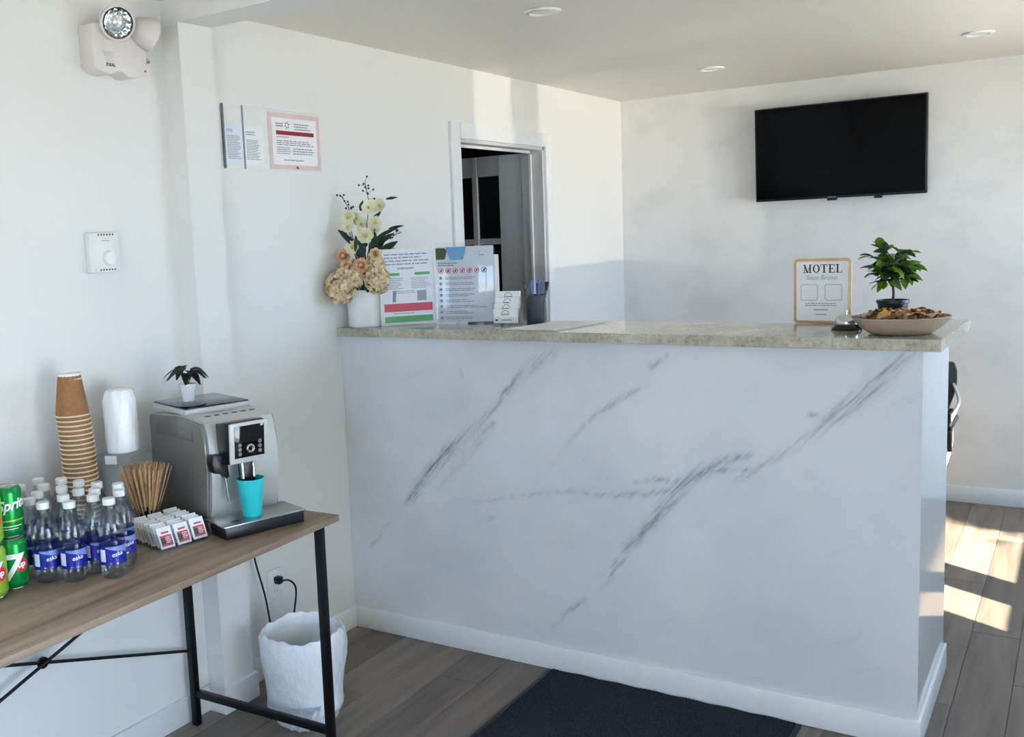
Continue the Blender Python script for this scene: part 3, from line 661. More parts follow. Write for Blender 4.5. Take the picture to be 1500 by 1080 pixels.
def loc_on_machine(a, b, c):
    return (.520 + a * math.cos(MA) - b * math.sin(MA), -.902 + a * math.sin(MA) + b * math.cos(MA), TZ + c)
cp = thing('teal_cup', 'turquoise plastic cup standing on the drip tray of the coffee machine', 'cup', loc_on_machine(.094, .046, .0376))
MB().lathe([(0, 0), (.0235, 0), (.025, .003), (.0365, .100), (.0378, .101), (.0375, .103), (.0355, .103), (.0235, .004), (0, .004)], 36).build('cup_body', MT['teal'], cp)
# small plant on the machine
pl = thing('small_potted_plant', 'tiny dark-leaved plant in a white pot on top of the coffee machine', 'plant', loc_on_machine(.078, .352, .3196))
MB().lathe([(0, 0), (.017, 0), (.024, .044), (.0255, .046), (.0255, .050), (.0225, .050), (.0215, .042), (0, .042)], 28).build('pot', MT['ceramic'], pl)
rnd = random.Random(5); mb = MB()
for k in range(9): mb.tube([(0, 0, .042), (.008 * math.cos(k * .7), .008 * math.sin(k * .7), .062), (.016 * math.cos(k * .7), .016 * math.sin(k * .7), .078)], .0011, 5)
mb.build('stems', MT['stem'], pl)
for k in range(13):
    a = k * 2.4 + .3; L = rnd.uniform(.045, .065); zz = rnd.uniform(.078, .098)
    MB().leaf((.012 * math.cos(a), .012 * math.sin(a), zz), (math.cos(a), math.sin(a), .35), (0, 0, 1), L * .78, .030, curl=.95, n=6).build('leaf', MT['leafred'] if k in (3, 8) else MT['leafdark'], pl)

# ---------------------------------------------------------------- paper cups
def make_cup():
    r = thing('paper_cup', 'x', 'cup', (0, 0, 0), 0, 'upturned brown paper cups in a tall stack')
    MB().lathe([(.0435, .004), (.0295, .108)], 36, fn=lambda a, z, rr: 1 + .006 * math.cos(36 * a / 2)).build('sleeve', MT['kraft'], r)
    MB().lathe([(.0425, .001), (.0445, 0), (.0462, .002), (.0445, .0045), (.0425, .004)], 32).build('rim', MT['cream'], r)
    MB().lathe([(.0296, .106), (.0298, .112), (.0275, .114), (.0255, .1085), (0, .1085)], 32).build('base', MT['ceramic'], r)
    return r
ORD = 'x second third fourth fifth sixth seventh eighth ninth tenth eleventh twelfth thirteenth fourteenth fifteenth sixteenth seventeenth eighteenth nineteenth twentieth twenty-first twenty-second twenty-third twenty-fourth twenty-fifth twenty-sixth twenty-seventh'.split()
cup0 = make_cup(); N = 27
for k in range(N):
    o = cup0 if k == 0 else copy_tree(cup0)
    o.location = (.115 - .004 * math.sin(k * .22), -1.025 - .0009 * k, TZ + k * .01265); o.rotation_euler = (math.radians(.3 * math.sin(k)), 0, k * .9)
    o['label'] = 'topmost upturned brown ripple paper cup of the tall stack' if k == N - 1 else 'upturned brown paper cup, %s from the top of the tall stack' % ORD[N - 1 - k]
# clear riser with the wrapped white lids
rs = thing('acrylic_riser', 'clear acrylic riser beside the paper cups, carrying white lids', 'stand', (.115, -.89, TZ), math.radians(20))
MB().box((-.062, -.062, .196), (.062, .062, .201), .001).build('top_plate', MT['clear'], rs)
for x, y in ((-.060, 0), (.057, 0)): MB().box((x, -.06, 0), (x + .004, .06, .196)).build('side_wall', MT['clear'], rs)
MB().box((-.02, -.0635, .176), (.016, -.0622, .199)).build('label', MT['paper'], rs)
wl_ = thing('lid_stack', 'stack of white cup lids in crinkled clear film on the acrylic riser', 'lids', (.115, -.89, TZ + .2015))
def crk(a, z, r): return 1 + .018 * math.sin(7 * a + z * 20) + .014 * math.sin(17 * a - z * 60) + (.05 * math.sin(9 * a) if z > .150 else 0)
MB().lathe([(0, .0), (.044, .0)] + [(.0455 - .0005 * (k % 2), .003 + k * .0075) for k in range(20)] + [(.040, .155), (.038, .165), (.033, .172), (.02, .176), (0, .174)], 48, fn=crk).build('film_wrap', MT['shrink'], wl_)

# ---------------------------------------------------------------- water bottles
def make_bottle():
    r = thing('water_bottle', 'x', 'bottle', (0, 0, 0), 0, 'small water bottles packed on the table')
    pr_ = [(0, .004), (.014, .001), (.024, .002), (.0295, .012), (.0305, .022), (.029, .027), (.0305, .032), (.0305, .040), (.0295, .043), (.0295, .075), (.031, .079), (.0300, .083), (.031, .087), (.030, .091), (.0312, .096), (.0312, .112), (.0308, .122), (.0290, .132), (.0255, .1425), (.0205, .152), (.0150, .160), (.0128, .165), (.0125, .171), (.014, .172), (.014, .174), (.0115, .175)]
    MB().lathe(pr_, 28, fn=lambda a, z, rr: 1 - (.05 * (math.cos(5 * a) * .5 + .5) if z < .02 else 0) - (.025 * math.sin(8 * a) ** 2 if .09 < z < .135 else 0)).build('bottle_body', MT['pet'], r)
    MB().lathe([(.0115, .174), (.0142, .174), (.0146, .186), (.0135, .189), (0, .189)], 24, fn=lambda a, z, rr: 1 + .012 * math.cos(20 * a)).build('cap', MT['white'], r)
    lb = MB().lathe([(.0301, .036), (.0301, .080)], 32).build('label_band', MT['blue'], r)
    A = -.58   # direction the fronts face
    mb = MB(); patch(mb, .0301, A - .6, A + 1.2, .076, .080, 12, z0b=.062); patch(mb, .0301, A + 1.2, A + 2.2, .062, .080, 6, z0b=.076); mb.build('label_top', MT['bluelight'], lb)
    mb = MB(); patch(mb, .0301, A - 1.15, A - .62, .044, .073, 5, .0006); mb.build('label_text_panel', MT['paperblue'], lb)
    text('eska', .0145, 'brand_lettering', MT['canwhite'], lb, wrap=(.0306, A + .30, .0615, .15), bold=.0001)
    text('1', .008, 'brand_lettering', MT['bluelight'], lb, wrap=(.0306, A + .3, .047, 0))
    return r
bt0 = make_bottle()
CAPS = [(159, .470, -1.236, 'front right corner of the bottle block, nearest the sugar packets'), (101, .406, -1.297, 'second from the cans in the front row of the bottle block'), (63, .352, -1.329, 'touching the green cans, front row of the bottle block'),
 (100, .338, -1.262, 'directly behind the second front-row bottle'), (136, .412, -1.231, 'just behind and left of the front right bottle'), (136, .365, -1.192, 'third from the right edge, second row back'), (170, .429, -1.172, 'right edge of the block, behind the front right bottle'), (166, .373, -1.131, 'right edge of the block, two behind the front right bottle'),
 (54, .252, -1.271, 'left side of the block, just behind the green cans'), (76, .295, -1.305, 'left side of the block, second bottle back'), (90, .263, -1.209, 'middle of the block, third row back'), (110, .316, -1.206, 'middle of the block, below the paper cups'), (65, .203, -1.214, 'far left rear of the block against the wall'),
 (139, .312, -1.142, 'rear row, right below the lid riser'), (119, .256, -1.148, 'rear row, in front of the paper cup stack'), (95, .196, -1.153, 'rear row, left of the paper cup stack'), (40, .150, -1.245, 'rearmost left, standing furthest behind the cans'), (72, .140, -1.175, 'rearmost, nearest the wall')]
used = []
for i, (_, x, y, lb) in enumerate(CAPS):
    for _k in range(60):
        for (ux, uy) in used:
            dx, dy = x - ux, y - uy; dd = math.hypot(dx, dy)
            if dd < .0625: x += dx / dd * (.0626 - dd); y += dy / dd * (.0626 - dd)
    used.append((x, y)); o = bt0 if i == 0 else copy_tree(bt0)
    o.location = (x, y, TZ); o.rotation_euler = (0, 0, random.uniform(-.12, .12)); o['label'] = 'white-capped water bottle, ' + lb
# ---------------------------------------------------------------- cans
def make_can(kind, loc, label):
    r = thing('soda_can', label, 'can', loc, 0, 'stacked soda cans')
    bodym = MT['cangreen'] if kind != 'lime' else MT['canlime']
    MB().lathe([(.0255, .004), (.0325, .014), (.033, .017), (.033, .104), (.0325, .107), (.0275, .117)], 36).build('can_body', bodym, r)
    MB().lathe([(0, .008), (.022, .008), (.0245, 0), (.0262, .0025), (.0255, .0045)], 32).build('can_base', MT['canmetal'], r)
    lid = MB().lathe([(.0275, .1165), (.0280, .1195), (.0268, .1205), (.0255, .1175), (0, .1172)], 32).build('can_lid', MT['canmetal'], r)
    MB().box((-.006, -.012, .1173), (.006, .010, .1182), .0005).build('pull_tab', MT['canmetal'], lid)
    A = -.58
    if kind == 'sprite':
        text('Sprite', .033, 'brand_lettering', MT['canwhite'], r, wrap=(.0332, A + .38, .078, .12), bold=.0009, shear=.25, sx=.95)
        mb = MB(); patch(mb, .033, A - 1.2, A + 1.2, .040, .043, 14); mb.build('lime_stripe', MT['canlime'], r)
        mb = MB(); patch(mb, .033, A - .9, A + .9, .028, .0295, 12); patch(mb, .033, A - .9, A + .6, .022, .0232, 12); mb.build('small_print', MT['canwhite'], r)
    else:
        text('7', .082, 'numeral', MT['canwhite'], r, wrap=(.0332, A - .18, .052, 0), bold=.002, shear=.2)
        mb = MB(); t = bmesh.new(); n = 20; cv = []
        for i in range(n): cv.append(((A + .56) + .0165 / .033 * math.cos(2 * PI * i / n), .058 + .0165 * math.sin(2 * PI * i / n)))
        c0 = t.verts.new((.0338 * math.cos(A + .56), .0338 * math.sin(A + .56), .058)); rv = [t.verts.new((.0338 * math.cos(a), .0338 * math.sin(a), z)) for a, z in cv]
        for i in range(n): t.faces.new((c0, rv[i], rv[(i + 1) % n]))
        mb._join(t); mb.build('red_disc', MT['canred'], r)
        text('up', .019, 'brand_lettering', MT['canwhite'], r, wrap=(.0341, A + .56, .059, .15), bold=.0007)
    return r
CZs = (TZ, TZ + .1206)
make_can('seven', (.312, -1.392, CZs[0]), 'dark green soda can with a white numeral, bottom of the front stack beside the bottles')
make_can('sprite', (.310, -1.391, CZs[1]), 'dark green lemon-lime soda can on top of the front stack beside the bottles')
make_can('lime', (.330, -1.459, CZs[0]), 'lime green soda can at the left edge, bottom of its stack')
make_can('lime', (.330, -1.459, CZs[1]), 'lime green soda can at the left edge, top of its stack')
make_can('seven', (.243, -1.402, CZs[0]), 'green soda can hidden behind the front stack, at the bottom')
make_can('sprite', (.243, -1.404, CZs[1]), 'green soda can behind the front stack, its top showing at the left edge')

# ---------------------------------------------------------------- sugar box and stirrers
sb = thing('condiment_tray', 'clear plastic tray of sugar packets on the table before the coffee machine', 'tray', (.436, -1.062, TZ), math.radians(78))
w_, d_, h_ = .150, .165, .042
MB().box((0, 0, 0), (w_, d_, .003), .001).build('tray_floor', MT['clear'], sb)
for a, b in (((0, 0, .003), (w_, .003, h_ * .6)), ((0, d_ - .003, .003), (w_, d_, h_ + .01)), ((0, .003, .003), (.003, d_ - .003, h_)), ((w_ - .003, .003, .003), (w_, d_ - .003, h_)), ((.05, .003, .003), (.052, d_ - .003, h_ * .8))):
    MB().box(a, b).build('tray_wall', MT['clear'], sb)
def make_packet():
    r = thing('sugar_packet', 'x', 'packet', (0, 0, 0), 0, 'sugar packets in the clear tray')
    MB().box((-.021, -.0025, 0), (.021, .0025, .056), .002).build('sachet', MT['paper'], r)
    mb = MB(); rect(mb, -.016, .016, .006, .034, -.0028); rect(mb, -.010, .012, .038, .043, -.0028); p_ = mb.build('red_print', MT['inkred'], r)
    mb = MB(); rect(mb, -.015, -.003, .012, .028, -.0031); mb.build('green_print', MT['inkdkgreen'], r)
    mb = MB(); lines(mb, -.002, .014, .012, .03, 4, -.0031, .4); mb.build('white_print', MT['paper'], r)
    return r
pk0 = make_packet(); first = True; SA = math.radians(78)
for c_i, px in enumerate((.028, .077, .124)):
    for j in range(9):
        o = pk0 if first else copy_tree(pk0); first = False
        py = .012 + j * .0155; lz = .0035 + (.003 if c_i == 2 else 0) + (j % 3) * .002
        o.location = (.436 + px * math.cos(SA) - py * math.sin(SA), -1.062 + px * math.sin(SA) + py * math.cos(SA), TZ + lz)
        o.rotation_euler = (math.radians(-24 - (j % 2) * 3), 0, SA + random.uniform(-.08, .08))
        o['label'] = ('white sugar packet with red and green print, %s of the three front packets' % ('left', 'middle', 'right')[c_i]) if j == 0 else 'white sugar packet, %s from the front in the %s row of the tray' % (ORD[j], ('left', 'middle', 'right')[c_i])
sh = thing('stirrer_holder', 'dark little cup holding the fan of wooden stirrers', 'holder', (.243, -.930, TZ))
MB().lathe([(0, 0), (.026, 0), (.028, .070), (.026, .070), (.0245, .003), (0, .003)], 24).build('cup_body', MT['black'], sh)
st0 = MB().box((-.0027, -.0008, 0), (.0027, .0008, .175), .0004, 1).build('wooden_stirrer', MT['stick'])
rnd = random.Random(11)
for k in range(72):
    o = st0 if k == 0 else st0.copy()
    if k: C.objects.link(o)
    a = k * 2.39996; rr = math.sqrt((k + .5) / 72); tilt = .35 * rr
    vd = Vector((math.cos(a) * math.sin(tilt), math.sin(a) * math.sin(tilt), math.cos(tilt)))
    o.location = Vector((.243 + math.cos(a) * rr * .014, -.930 + math.sin(a) * rr * .014, TZ + .004 + rnd.uniform(0, .008)))
    q = vd.to_track_quat('Z', 'Y'); o.rotation_euler = (q @ Vector((0, 0, 1)).to_track_quat('Z', 'Y')).to_euler()
    tag(o, 'flat pale wooden stirrer fanned out in the holder beside the coffee machine', 'stirrer', 'wooden stirrers in the fan')

# ---------------------------------------------------------------- on the counter
CT = CZ + .0005
vz = thing('flower_vase', 'white round vase with ivory and peach artificial flowers at the left end of the counter', 'vase', (.084, .325, CT))
MB().lathe([(0, .0), (.064, .0), (.066, .003), (.0735, .136), (.0740, .139), (.0715, .139), (.0635, .01), (0, .008)], 48).build('vase_body', MT['ceramic'], vz)
rnd = random.Random(21)
# local frame helpers for the bouquet: right in the photo ~ (+.83,+.55), towards the camera ~ (+.55,-.83)
RT = Vector((.83, .55, 0)); TW = Vector((.55, -.83, 0))
WX = -.075   # wall plane in the vase's own x
def BP(r, t, z):
    p = RT * r + TW * t + Vector((0, 0, z)); p.x = max(p.x, WX); return p
def stem(parent, p, r=.0016): 
    b = Vector((rnd.uniform(-.02, .02), rnd.uniform(-.02, .02), .10)); mid = (b + p) / 2 + Vector((0, 0, .03))
    return MB().tube(spline([b, mid, p], 4), r, 6).build('stem', MT['stem'], parent)
def bloom(parent, c, kind, size, face):
    f = Vector(face).normalized(); mats = {'orchid': MT['petalwhite'], 'rose': MT['petalpeach'], 'rosepale': MT['petalcream']}
    mb = MB(); s1 = f.orthogonal().normalized(); s2 = f.cross(s1)
    if kind == 'orchid':
        for k in range(6):
            a = k * PI / 3 + .3; d = s1 * math.cos(a) + s2 * math.sin(a); mb.leaf(c, d + f * .7, f, size * .9, size * .85, curl=.15, fold=.12, n=5, rnd_=True)
    else:
        for ring, (n, sp, sz) in enumerate(((4, .15, .6), (5, .5, .8), (6, 1.0, .95), (7, 1.6, 1.0))):
            for k in range(n):
                a = k * 2 * PI / n + ring; d = (s1 * math.cos(a) + s2 * math.sin(a)) * sp + f * 1.0
                mb.leaf(c - f * size * .3, d, f - (s1 * math.cos(a) + s2 * math.sin(a)) * .5 if ring < 2 else f, size * sz * .8, size * .85, curl=-.25 if ring < 3 else .25, fold=.22, n=4, rnd_=True)
    b = mb.build('orchid_bloom' if kind == 'orchid' else 'rose_bloom', mats[kind], parent)
    if kind == 'orchid':
        MB().ball(c + f * size * .22, size * .16, 8, (1, 1, 1.2)).build('flower_centre', MT['petalyellow'], b)
    elif kind == 'rose': MB().ball(c + f * size * .12, size * .22, 8).build('flower_heart', MT['petalpeach'], b)
FACE = TW + Vector((0, 0, .15))
for (r, t, z, s) in ((-.045, .03, .405, .036), (.030, .02, .44, .038), (.075, .0, .445, .034), (.055, .03, .385, .034), (.002, .05, .345, .034), (.020, .06, .335, .038), (-.035, .05, .295, .034), (-.018, .0, .405, .03), (.0, .0, .38, .03), (.045, .0, .36, .03), (-.05, .03, .37, .028)):
    p = BP(r, t, z); bloom(vz, p, 'orchid', s, FACE + Vector((rnd.uniform(-.4, .4), rnd.uniform(-.3, .3), rnd.uniform(-.2, .3)))); stem(vz, p - TW * .004)
for (r, t, z, s, kd) in ((-.070, .06, .268, .036, 'rose'), (-.055, .09, .228, .034, 'rose'), (-.004, .10, .232, .038, 'rose'), (.05, .08, .27, .032, 'rosepale'), (.10, .02, .28, .030, 'rosepale')):
    p = BP(r, t, z); bloom(vz, p, kd, s, FACE + Vector((rnd.uniform(-.3, .3), 0, .1))); stem(vz, p - TW * .01, .002)
def hydrangea(r, t, z, R, n):
    c = BP(r, t, z); stem(vz, c, .0025); mb = MB()
    for k in range(n):
        u1 = 1 - 2 * (k + .5) / n; ph = k * 2.39996; d = Vector((math.sqrt(1 - u1 * u1) * math.cos(ph), math.sqrt(1 - u1 * u1) * math.sin(ph), u1))
        p = c + d * R * rnd.uniform(.62, 1.0)
        if p.x < WX + .004: continue
        s1 = d.orthogonal().normalized(); s2 = d.cross(s1); a0 = rnd.uniform(0, 1.5)
        for q in range(4):
            a = a0 + q * PI / 2; mb.leaf(p, (s1 * math.cos(a) + s2 * math.sin(a)) + d * 1.1, d, .017, .017, curl=.3, fold=.1, n=3, rnd_=True)
    mb.build('hydrangea_head', MT['petalcream'], vz)
hydrangea(-.086, .085, .150, .056, 90); hydrangea(-.03, .085, .190, .034, 40); hydrangea(-.060, .075, .195, .040, 50); hydrangea(.052, .085, .175, .045, 62); hydrangea(.045, .05, .225, .040, 45); hydrangea(-.01, .02, .20, .05, 50)
for k, (r, t, z, dr, dz, L, wd) in enumerate(((-.03, .03, .31, -1, .22, .085, .026), (-.05, .0, .33, -1, .30, .07, .022), (.02, .05, .30, -.5, .5, .06, .04), (.03, .05, .27, .5, .6, .09, .045), (.06, .04, .27, .8, .5, .085, .03), (.05, .03, .30, .9, .6, .085, .022), (.055, .02, .33, 1, .45, .09, .016), (.10, .02, .36, 1, .2, .06, .012), (.0, .06, .25, -.2, .9, .09, .04), (.04, .06, .25, .1, 1, .10, .042),
    (.0, .02, .43, .3, 1, .04, .02), (.095, .0, .470, 1, .15, .045, .012), (.04, .02, .39, .7, .7, .05, .018), (-.02, .07, .22, .3, -.6, .06, .03), (.01, .08, .19, .1, -1, .06, .035), (.0, .02, .13, .3, .9, .08, .04))):
    p = BP(r, t, z); d = RT * dr + Vector((0, 0, dz)) + TW * rnd.uniform(-.1, .2)
    if p.x + d.normalized().x * L < WX: d.x = abs(d.x) * .1
    MB().leaf(p, d, TW + Vector((0, 0, .3)), L, wd, curl=.15, n=6).build('leaf', MT['eucalyptus'], vz)
for (r0, z0, r1, z1, spn) in ((-.02, .38, -.068, .49, .028), (.035, .44, .022, .535, .034), (.05, .30, .150, .345, .030)):
    pts = [BP(r0, .02, z0), BP((r0 + r1) / 2, .02, (z0 + z1) / 2 + .008), BP(r1, .02, z1)]
    sg = MB().tube(spline(pts, 4), .0013, 5)
    bb = []
    for k in range(11):
        f = .35 + .65 * k / 10; p = pts[0].lerp(pts[2], f); q = p + (RT * rnd.uniform(-1, 1) + Vector((0, 0, rnd.uniform(-.2, .8)))) * spn * .75; q.x = max(q.x, WX + .004)
        sg.tube([p, q], .0007, 4); bb.append(q)
    so_ = sg.build('berry_sprig', MT['stem'], vz)
    for q in bb: MB().ball(q, .0042, 8).build('berry', MT['berry'], so_)

# sign 1: white framed notice
s1 = thing('notice_frame', 'white framed notice with red and green bars beside the flower vase', 'sign', (.170, .303, CT), math.radians(46))
MB().box((0, 0, 0), (.212, .006, .285), .0015).build('frame', MT['white'], s1)
MB().box((.05, .006, 0), (.16, .07, .003), .001).build('foot', MT['white'], s1)
sh_ = MB().box((.010, -.001, .008), (.202, .0, .278)).build('notice_sheet', MT['paperblue'], s1)
mb = MB(); lines(mb, .02, .192, .222, .270, 4, -.0016, .4); lines(mb, .07, .14, .208, .216, 1, -.0016, .8)
lines(mb, .015, .09, .135, .178, 7, -.0016, .4); lines(mb, .12, .195, .135, .178, 7, -.0016, .4); lines(mb, .05, .16, .118, .13, 2, -.0016, .4); lines(mb, .05, .16, .042, .048, 1, -.0016)
mb.build('print', MT['ink'], sh_)
for q in ((.018, .076, .186, .196), (.134, .192, .186, .196), (.014, .198, .012, .035)): mb = MB(); rect(mb, *q, -.0016); mb.build('green_bar', MT['inkgreen'], sh_)
mb = MB(); rect(mb, .014, .198, .052, .082, -.0016); mb.build('red_bar', MT['inkred'], sh_)
mb = MB(); mb.quad([(.046, -.0016, .088), (.058, -.0016, .088), (.062, -.0016, .130), (.048, -.0016, .130)]); mb.build('picture', MT['ink'], sh_); mb = MB(); rect(mb, .140, .176, .090, .128, -.0016); mb.build('picture', MT['ink'], sh_)
# sign 2: acrylic holder with two sheets
s2 = thing('acrylic_sign_holder', 'clear acrylic holder with a rules sheet and prohibition pictograms on the counter', 'sign', (.342, .424, CT), math.radians(17))
MB().box((0, 0, .003), (.222, .002, .298), .0005).build('front_pane', MT['clear'], s2)
MB().box((0, .006, .003), (.222, .008, .275), .0005).build('back_pane', MT['clear'], s2)
MB().box((0, -.03, 0), (.222, .05, .003), .0005).build('base_plate', MT['clear'], s2)
MB().box((.020, .0035, .006), (.236, .0052, .250)).build('rear_sheet', MT['paper'], s2)
sh_ = MB().box((.002, .0022, .008), (.218, .0032, .284)).build('rules_sheet', MT['paperblue'], s2)
mb = MB(); mb.quad([(.055, -.0004, .235), (.105, -.0004, .235), (.118, -.0004, .283), (.040, -.0004, .283)]); mb.build('sky_picture', MT['inkblue'], sh_)
mb = MB(); mb.quad([(.002, -.0005, .238), (.035, -.0005, .238), (.045, -.0005, .27), (.036, -.0005, .28), (.002, -.0005, .28)]); mb.build('tree_picture', MT['inkdkgreen'], sh_)
mb = MB(); lines(mb, .01, .085, .212, .228, 2, -.0004, .6)
for i in range(8):
    z = .175 - i * .021; lines(mb, .035, .15 if i != 5 else .19, z - .012, z, 2, -.0004, .45); rect(mb, .012, .022, z - .010, z, -.0004)
mb.tube([(.178 + .015 * math.cos(a_ * .35), -.0006, .258 + .012 * math.sin(a_ * .35)) for a_ in range(10)], .0007, 4); lines(mb, .165, .192, .247, .255, 1, -.0004)
mb.build('print', MT['ink'], sh_)
for i in range(7):
    x = .020 + i * .027; mb = MB(); Mx = Matrix.Translation((x, -.0006, .196)) @ Matrix.Rotation(PI / 2, 4, 'X')
    mb.lathe([(.0078, 0), (.0098, 0), (.0098, .0003), (.0078, .0003)], 18, mat=Mx); mb.quad([(x - .007, -.0007, .191), (x - .005, -.0007, .189), (x + .007, -.0007, .201), (x + .005, -.0007, .203)])
    b = mb.build('pictogram', MT['inkred'] if i < 6 else MT['inkdark'], sh_); mb = MB(); rect(mb, x - .003, x + .003, .192, .200, -.0003); mb.build('pictogram_mark', MT['inkdark'], b)
# business cards
bc = thing('card_holder', 'clear stepped holder with four tiers of white business cards on the counter', 'card holder', (.588, .408, CT), math.radians(14))
MB().box((-.002, 0, 0), (.092, .07, .003)).box((-.002, -.012, 0), (.092, -.010, .03)).box((-.002, -.012, 0), (.092, .0, .002)).box((-.002, .066, 0), (.092, .068, .10)).box((-.003, -.01, 0), (-.002, .066, .08)).box((.092, -.01, 0), (.093, .066, .06)).build('holder_body', MT['clear'], bc)
for k in range(4):
    z = .008 + k * .020; y = -.007 + k * .017
    cd = MB().box((.001, y, z), (.089, y + .008, z + .050), .0004, 1).build('card_stack', MT['paper'], bc)
    mb = MB(); cx, czz = .045, z + .034
    mb.tube([(cx + .013 * math.cos(a_ * .45), y - .0006, czz + .011 * math.sin(a_ * .45)) for a_ in range(8)], .0008, 4); lines(mb, cx - .016, cx + .016, czz - .006, czz - .001, 1, y - .0006, .6)
    if k == 0: rect(mb, .008, .018, z + .008, z + .014, y - .0006); lines(mb, .03, .075, z + .008, z + .014, 1, y - .0006, .5)
    mb.build('card_logo', MT['inkdark'], cd)
# pen cup
pcup = thing('pen_cup', 'dark mesh pen cup beside the business cards', 'pen cup', (.705, .505, CT))
MB().lathe([(0, .002), (.030, .0), (.031, .002), (.0335, .098), (.035, .100), (.0335, .102), (.0315, .100), (.029, .004), (0, .004)], 28).build('cup_body', MT['meshgrey'], pcup)
for (dx, dy, tx, ty, mt_, lb, L) in ((-.012, .0, -.18, 0, 'black', 'black pen leaning left in the pen cup', .145), (-.004, .004, -.06, -.02, 'penblue', 'blue pen standing left of centre in the pen cup', .148), (.006, .0, .08, 0.03, 'penblue', 'blue pen standing right of centre in the pen cup', .152), (.014, .004, .24, 0, 'black', 'black pen leaning right in the pen cup', .145), (.0, .010, .02, .08, 'black', 'black pen at the back of the pen cup', .138)):
    p = thing('pen', lb, 'pen', (.705 + dx, .505 + dy, CT + .0055), 0, 'pens in the pen cup')
    d = Vector((tx * .83 , ty + tx * .55, 1)).normalized()
    MB().tube([Vector((0, 0, 0)), d * L * .75], .0045, 8).build('barrel', MT[mt_], p)
    MB().tube([d * L * .75, d * L], .0052, 8).box(tuple(d * L * .8 + Vector((-.001, -.0075, 0))), tuple(d * L + Vector((.001, -.005, 0)))).build('pen_cap', MT[mt_], p)
# flat papers
ps = thing('registration_pad', 'flat pad of white paper lying on the counter right of the pen cup', 'paper', (0, 0, CT))
MB().prism([(.700, .262), (.905, .258), (.955, .545), (.765, .560)], 0, .003, 'z').build('backing_board', MT['ledgerey'], ps)
MB().prism([(.705, .268), (.893, .264), (.940, .535), (.77, .548)], .003, .0036, 'z').build('sheet', MT['paper'], ps)
# motel sign
ms = thing('motel_sign', 'small gold-framed upright MOTEL sign with two blank code squares on the counter', 'sign', (1.572, .600, CT), math.radians(-2))
def rrect(x0, x1, z0, z1, r, n=5):
    out = []
    for cx, cz_, a0 in ((x1 - r, z1 - r, 0), (x0 + r, z1 - r, PI / 2), (x0 + r, z0 + r, PI), (x1 - r, z0 + r, 1.5 * PI)):
        for i in range(n + 1): a = a0 + PI / 2 * i / n; out.append((cx + r * math.cos(a), cz_ + r * math.sin(a)))
    return out
MB().prism(rrect(0, .172, 0, .204, .013), 0, .010, 'y', .001).build('frame', MT['gold'], ms)
fc = MB().prism(rrect(.009, .163, .009, .195, .006), -.0008, .002, 'y').build('sign_face', MT['paper'], ms)
# serif capitals built stroke by stroke
def serif(word, x, z, h, mat, parent, name, y=-.0012):
    mb = MB(); tn, tk, sf = h * .07, h * .17, h * .07
    def R(x0, z0, x1, z1): rect(mb, x0, x1, z0, z1, y)
    def D(xa, za, xb, zb, wd): mb.quad([(xa - wd / 2, y, za), (xa + wd / 2, y, za), (xb + wd / 2, y, zb), (xb - wd / 2, y, zb)])
    for ch in word:
        if ch == 'M':
            wdt = h * .98; R(x + h * .1, z, x + h * .1 + tn, z + h); R(x + wdt - h * .12 - tk, z, x + wdt - h * .12, z + h)
            D(x + wdt * .48, z, x + h * .12, z + h, tk); D(x + wdt * .48, z, x + wdt - h * .16, z + h, tn)
            R(x, z, x + h * .28, z + sf); R(x, z + h - sf, x + h * .2, z + h); R(x + wdt - h * .38, z, x + wdt, z + sf); R(x + wdt - h * .2, z + h - sf, x + wdt, z + h)
        elif ch == 'O':
            wdt = h * .78; cx, cz_ = x + wdt / 2, z + h / 2; n = 24
            for i in range(n):
                a, b = 2 * PI * i / n, 2 * PI * (i + 1) / n
                mb.quad([(cx + wdt / 2 * math.cos(a), y, cz_ + h / 2 * math.sin(a)), (cx + wdt / 2 * math.cos(b), y, cz_ + h / 2 * math.sin(b)), (cx + (wdt / 2 - tk) * math.cos(b), y, cz_ + (h / 2 - tn) * math.sin(b)), (cx + (wdt / 2 - tk) * math.cos(a), y, cz_ + (h / 2 - tn) * math.sin(a))])
        elif ch == 'T':
            wdt = h * .78; R(x, z + h - sf, x + wdt, z + h); R(x + wdt / 2 - tk / 2, z, x + wdt / 2 + tk / 2, z + h); R(x + wdt * .28, z, x + wdt * .72, z + sf); R(x, z + h * .74, x + tn, z + h); R(x + wdt - tn, z + h * .74, x + wdt, z + h)
        elif ch == 'E':
            wdt = h * .72; R(x + h * .1, z, x + h * .1 + tk, z + h); R(x, z, x + wdt, z + sf); R(x, z + h - sf, x + wdt * .95, z + h); R(x, z + h / 2 - sf / 2, x + wdt * .7, z + h / 2 + sf / 2)
            R(x + wdt - tn, z, x + wdt, z + h * .26); R(x + wdt * .95 - tn, z + h * .76, x + wdt * .95, z + h); R(x + wdt * .7 - tn, z + h * .38, x + wdt * .7, z + h * .62)
        elif ch == 'L':
            wdt = h * .7; R(x + h * .1, z, x + h * .1 + tk, z + h); R(x, z, x + wdt, z + sf); R(x, z + h - sf, x + h * .38, z + h); R(x + wdt - tn, z, x + wdt, z + h * .28)
        x += wdt + h * .10
    return mb.build(name, mat, parent)
serif('MOTEL', .030, .159, .0265, MT['inkdark'], fc, 'motel_lettering')
text('Saint-Bruno', .0205, 'name_lettering', MT['ink'], fc, (.086, -.0012, .144), sx=.93)
for x0 in (.022, .094):
    o = MB().prism(rrect(x0, x0 + .052, .072, .124, .006), -.0013, -.0009, 'y').build('code_square', MT['ledgerey'], fc)
    MB().prism(rrect(x0 + .003, x0 + .049, .075, .121, .004), -.0018, -.0013, 'y').build('blank_square', MT['paper'], o)
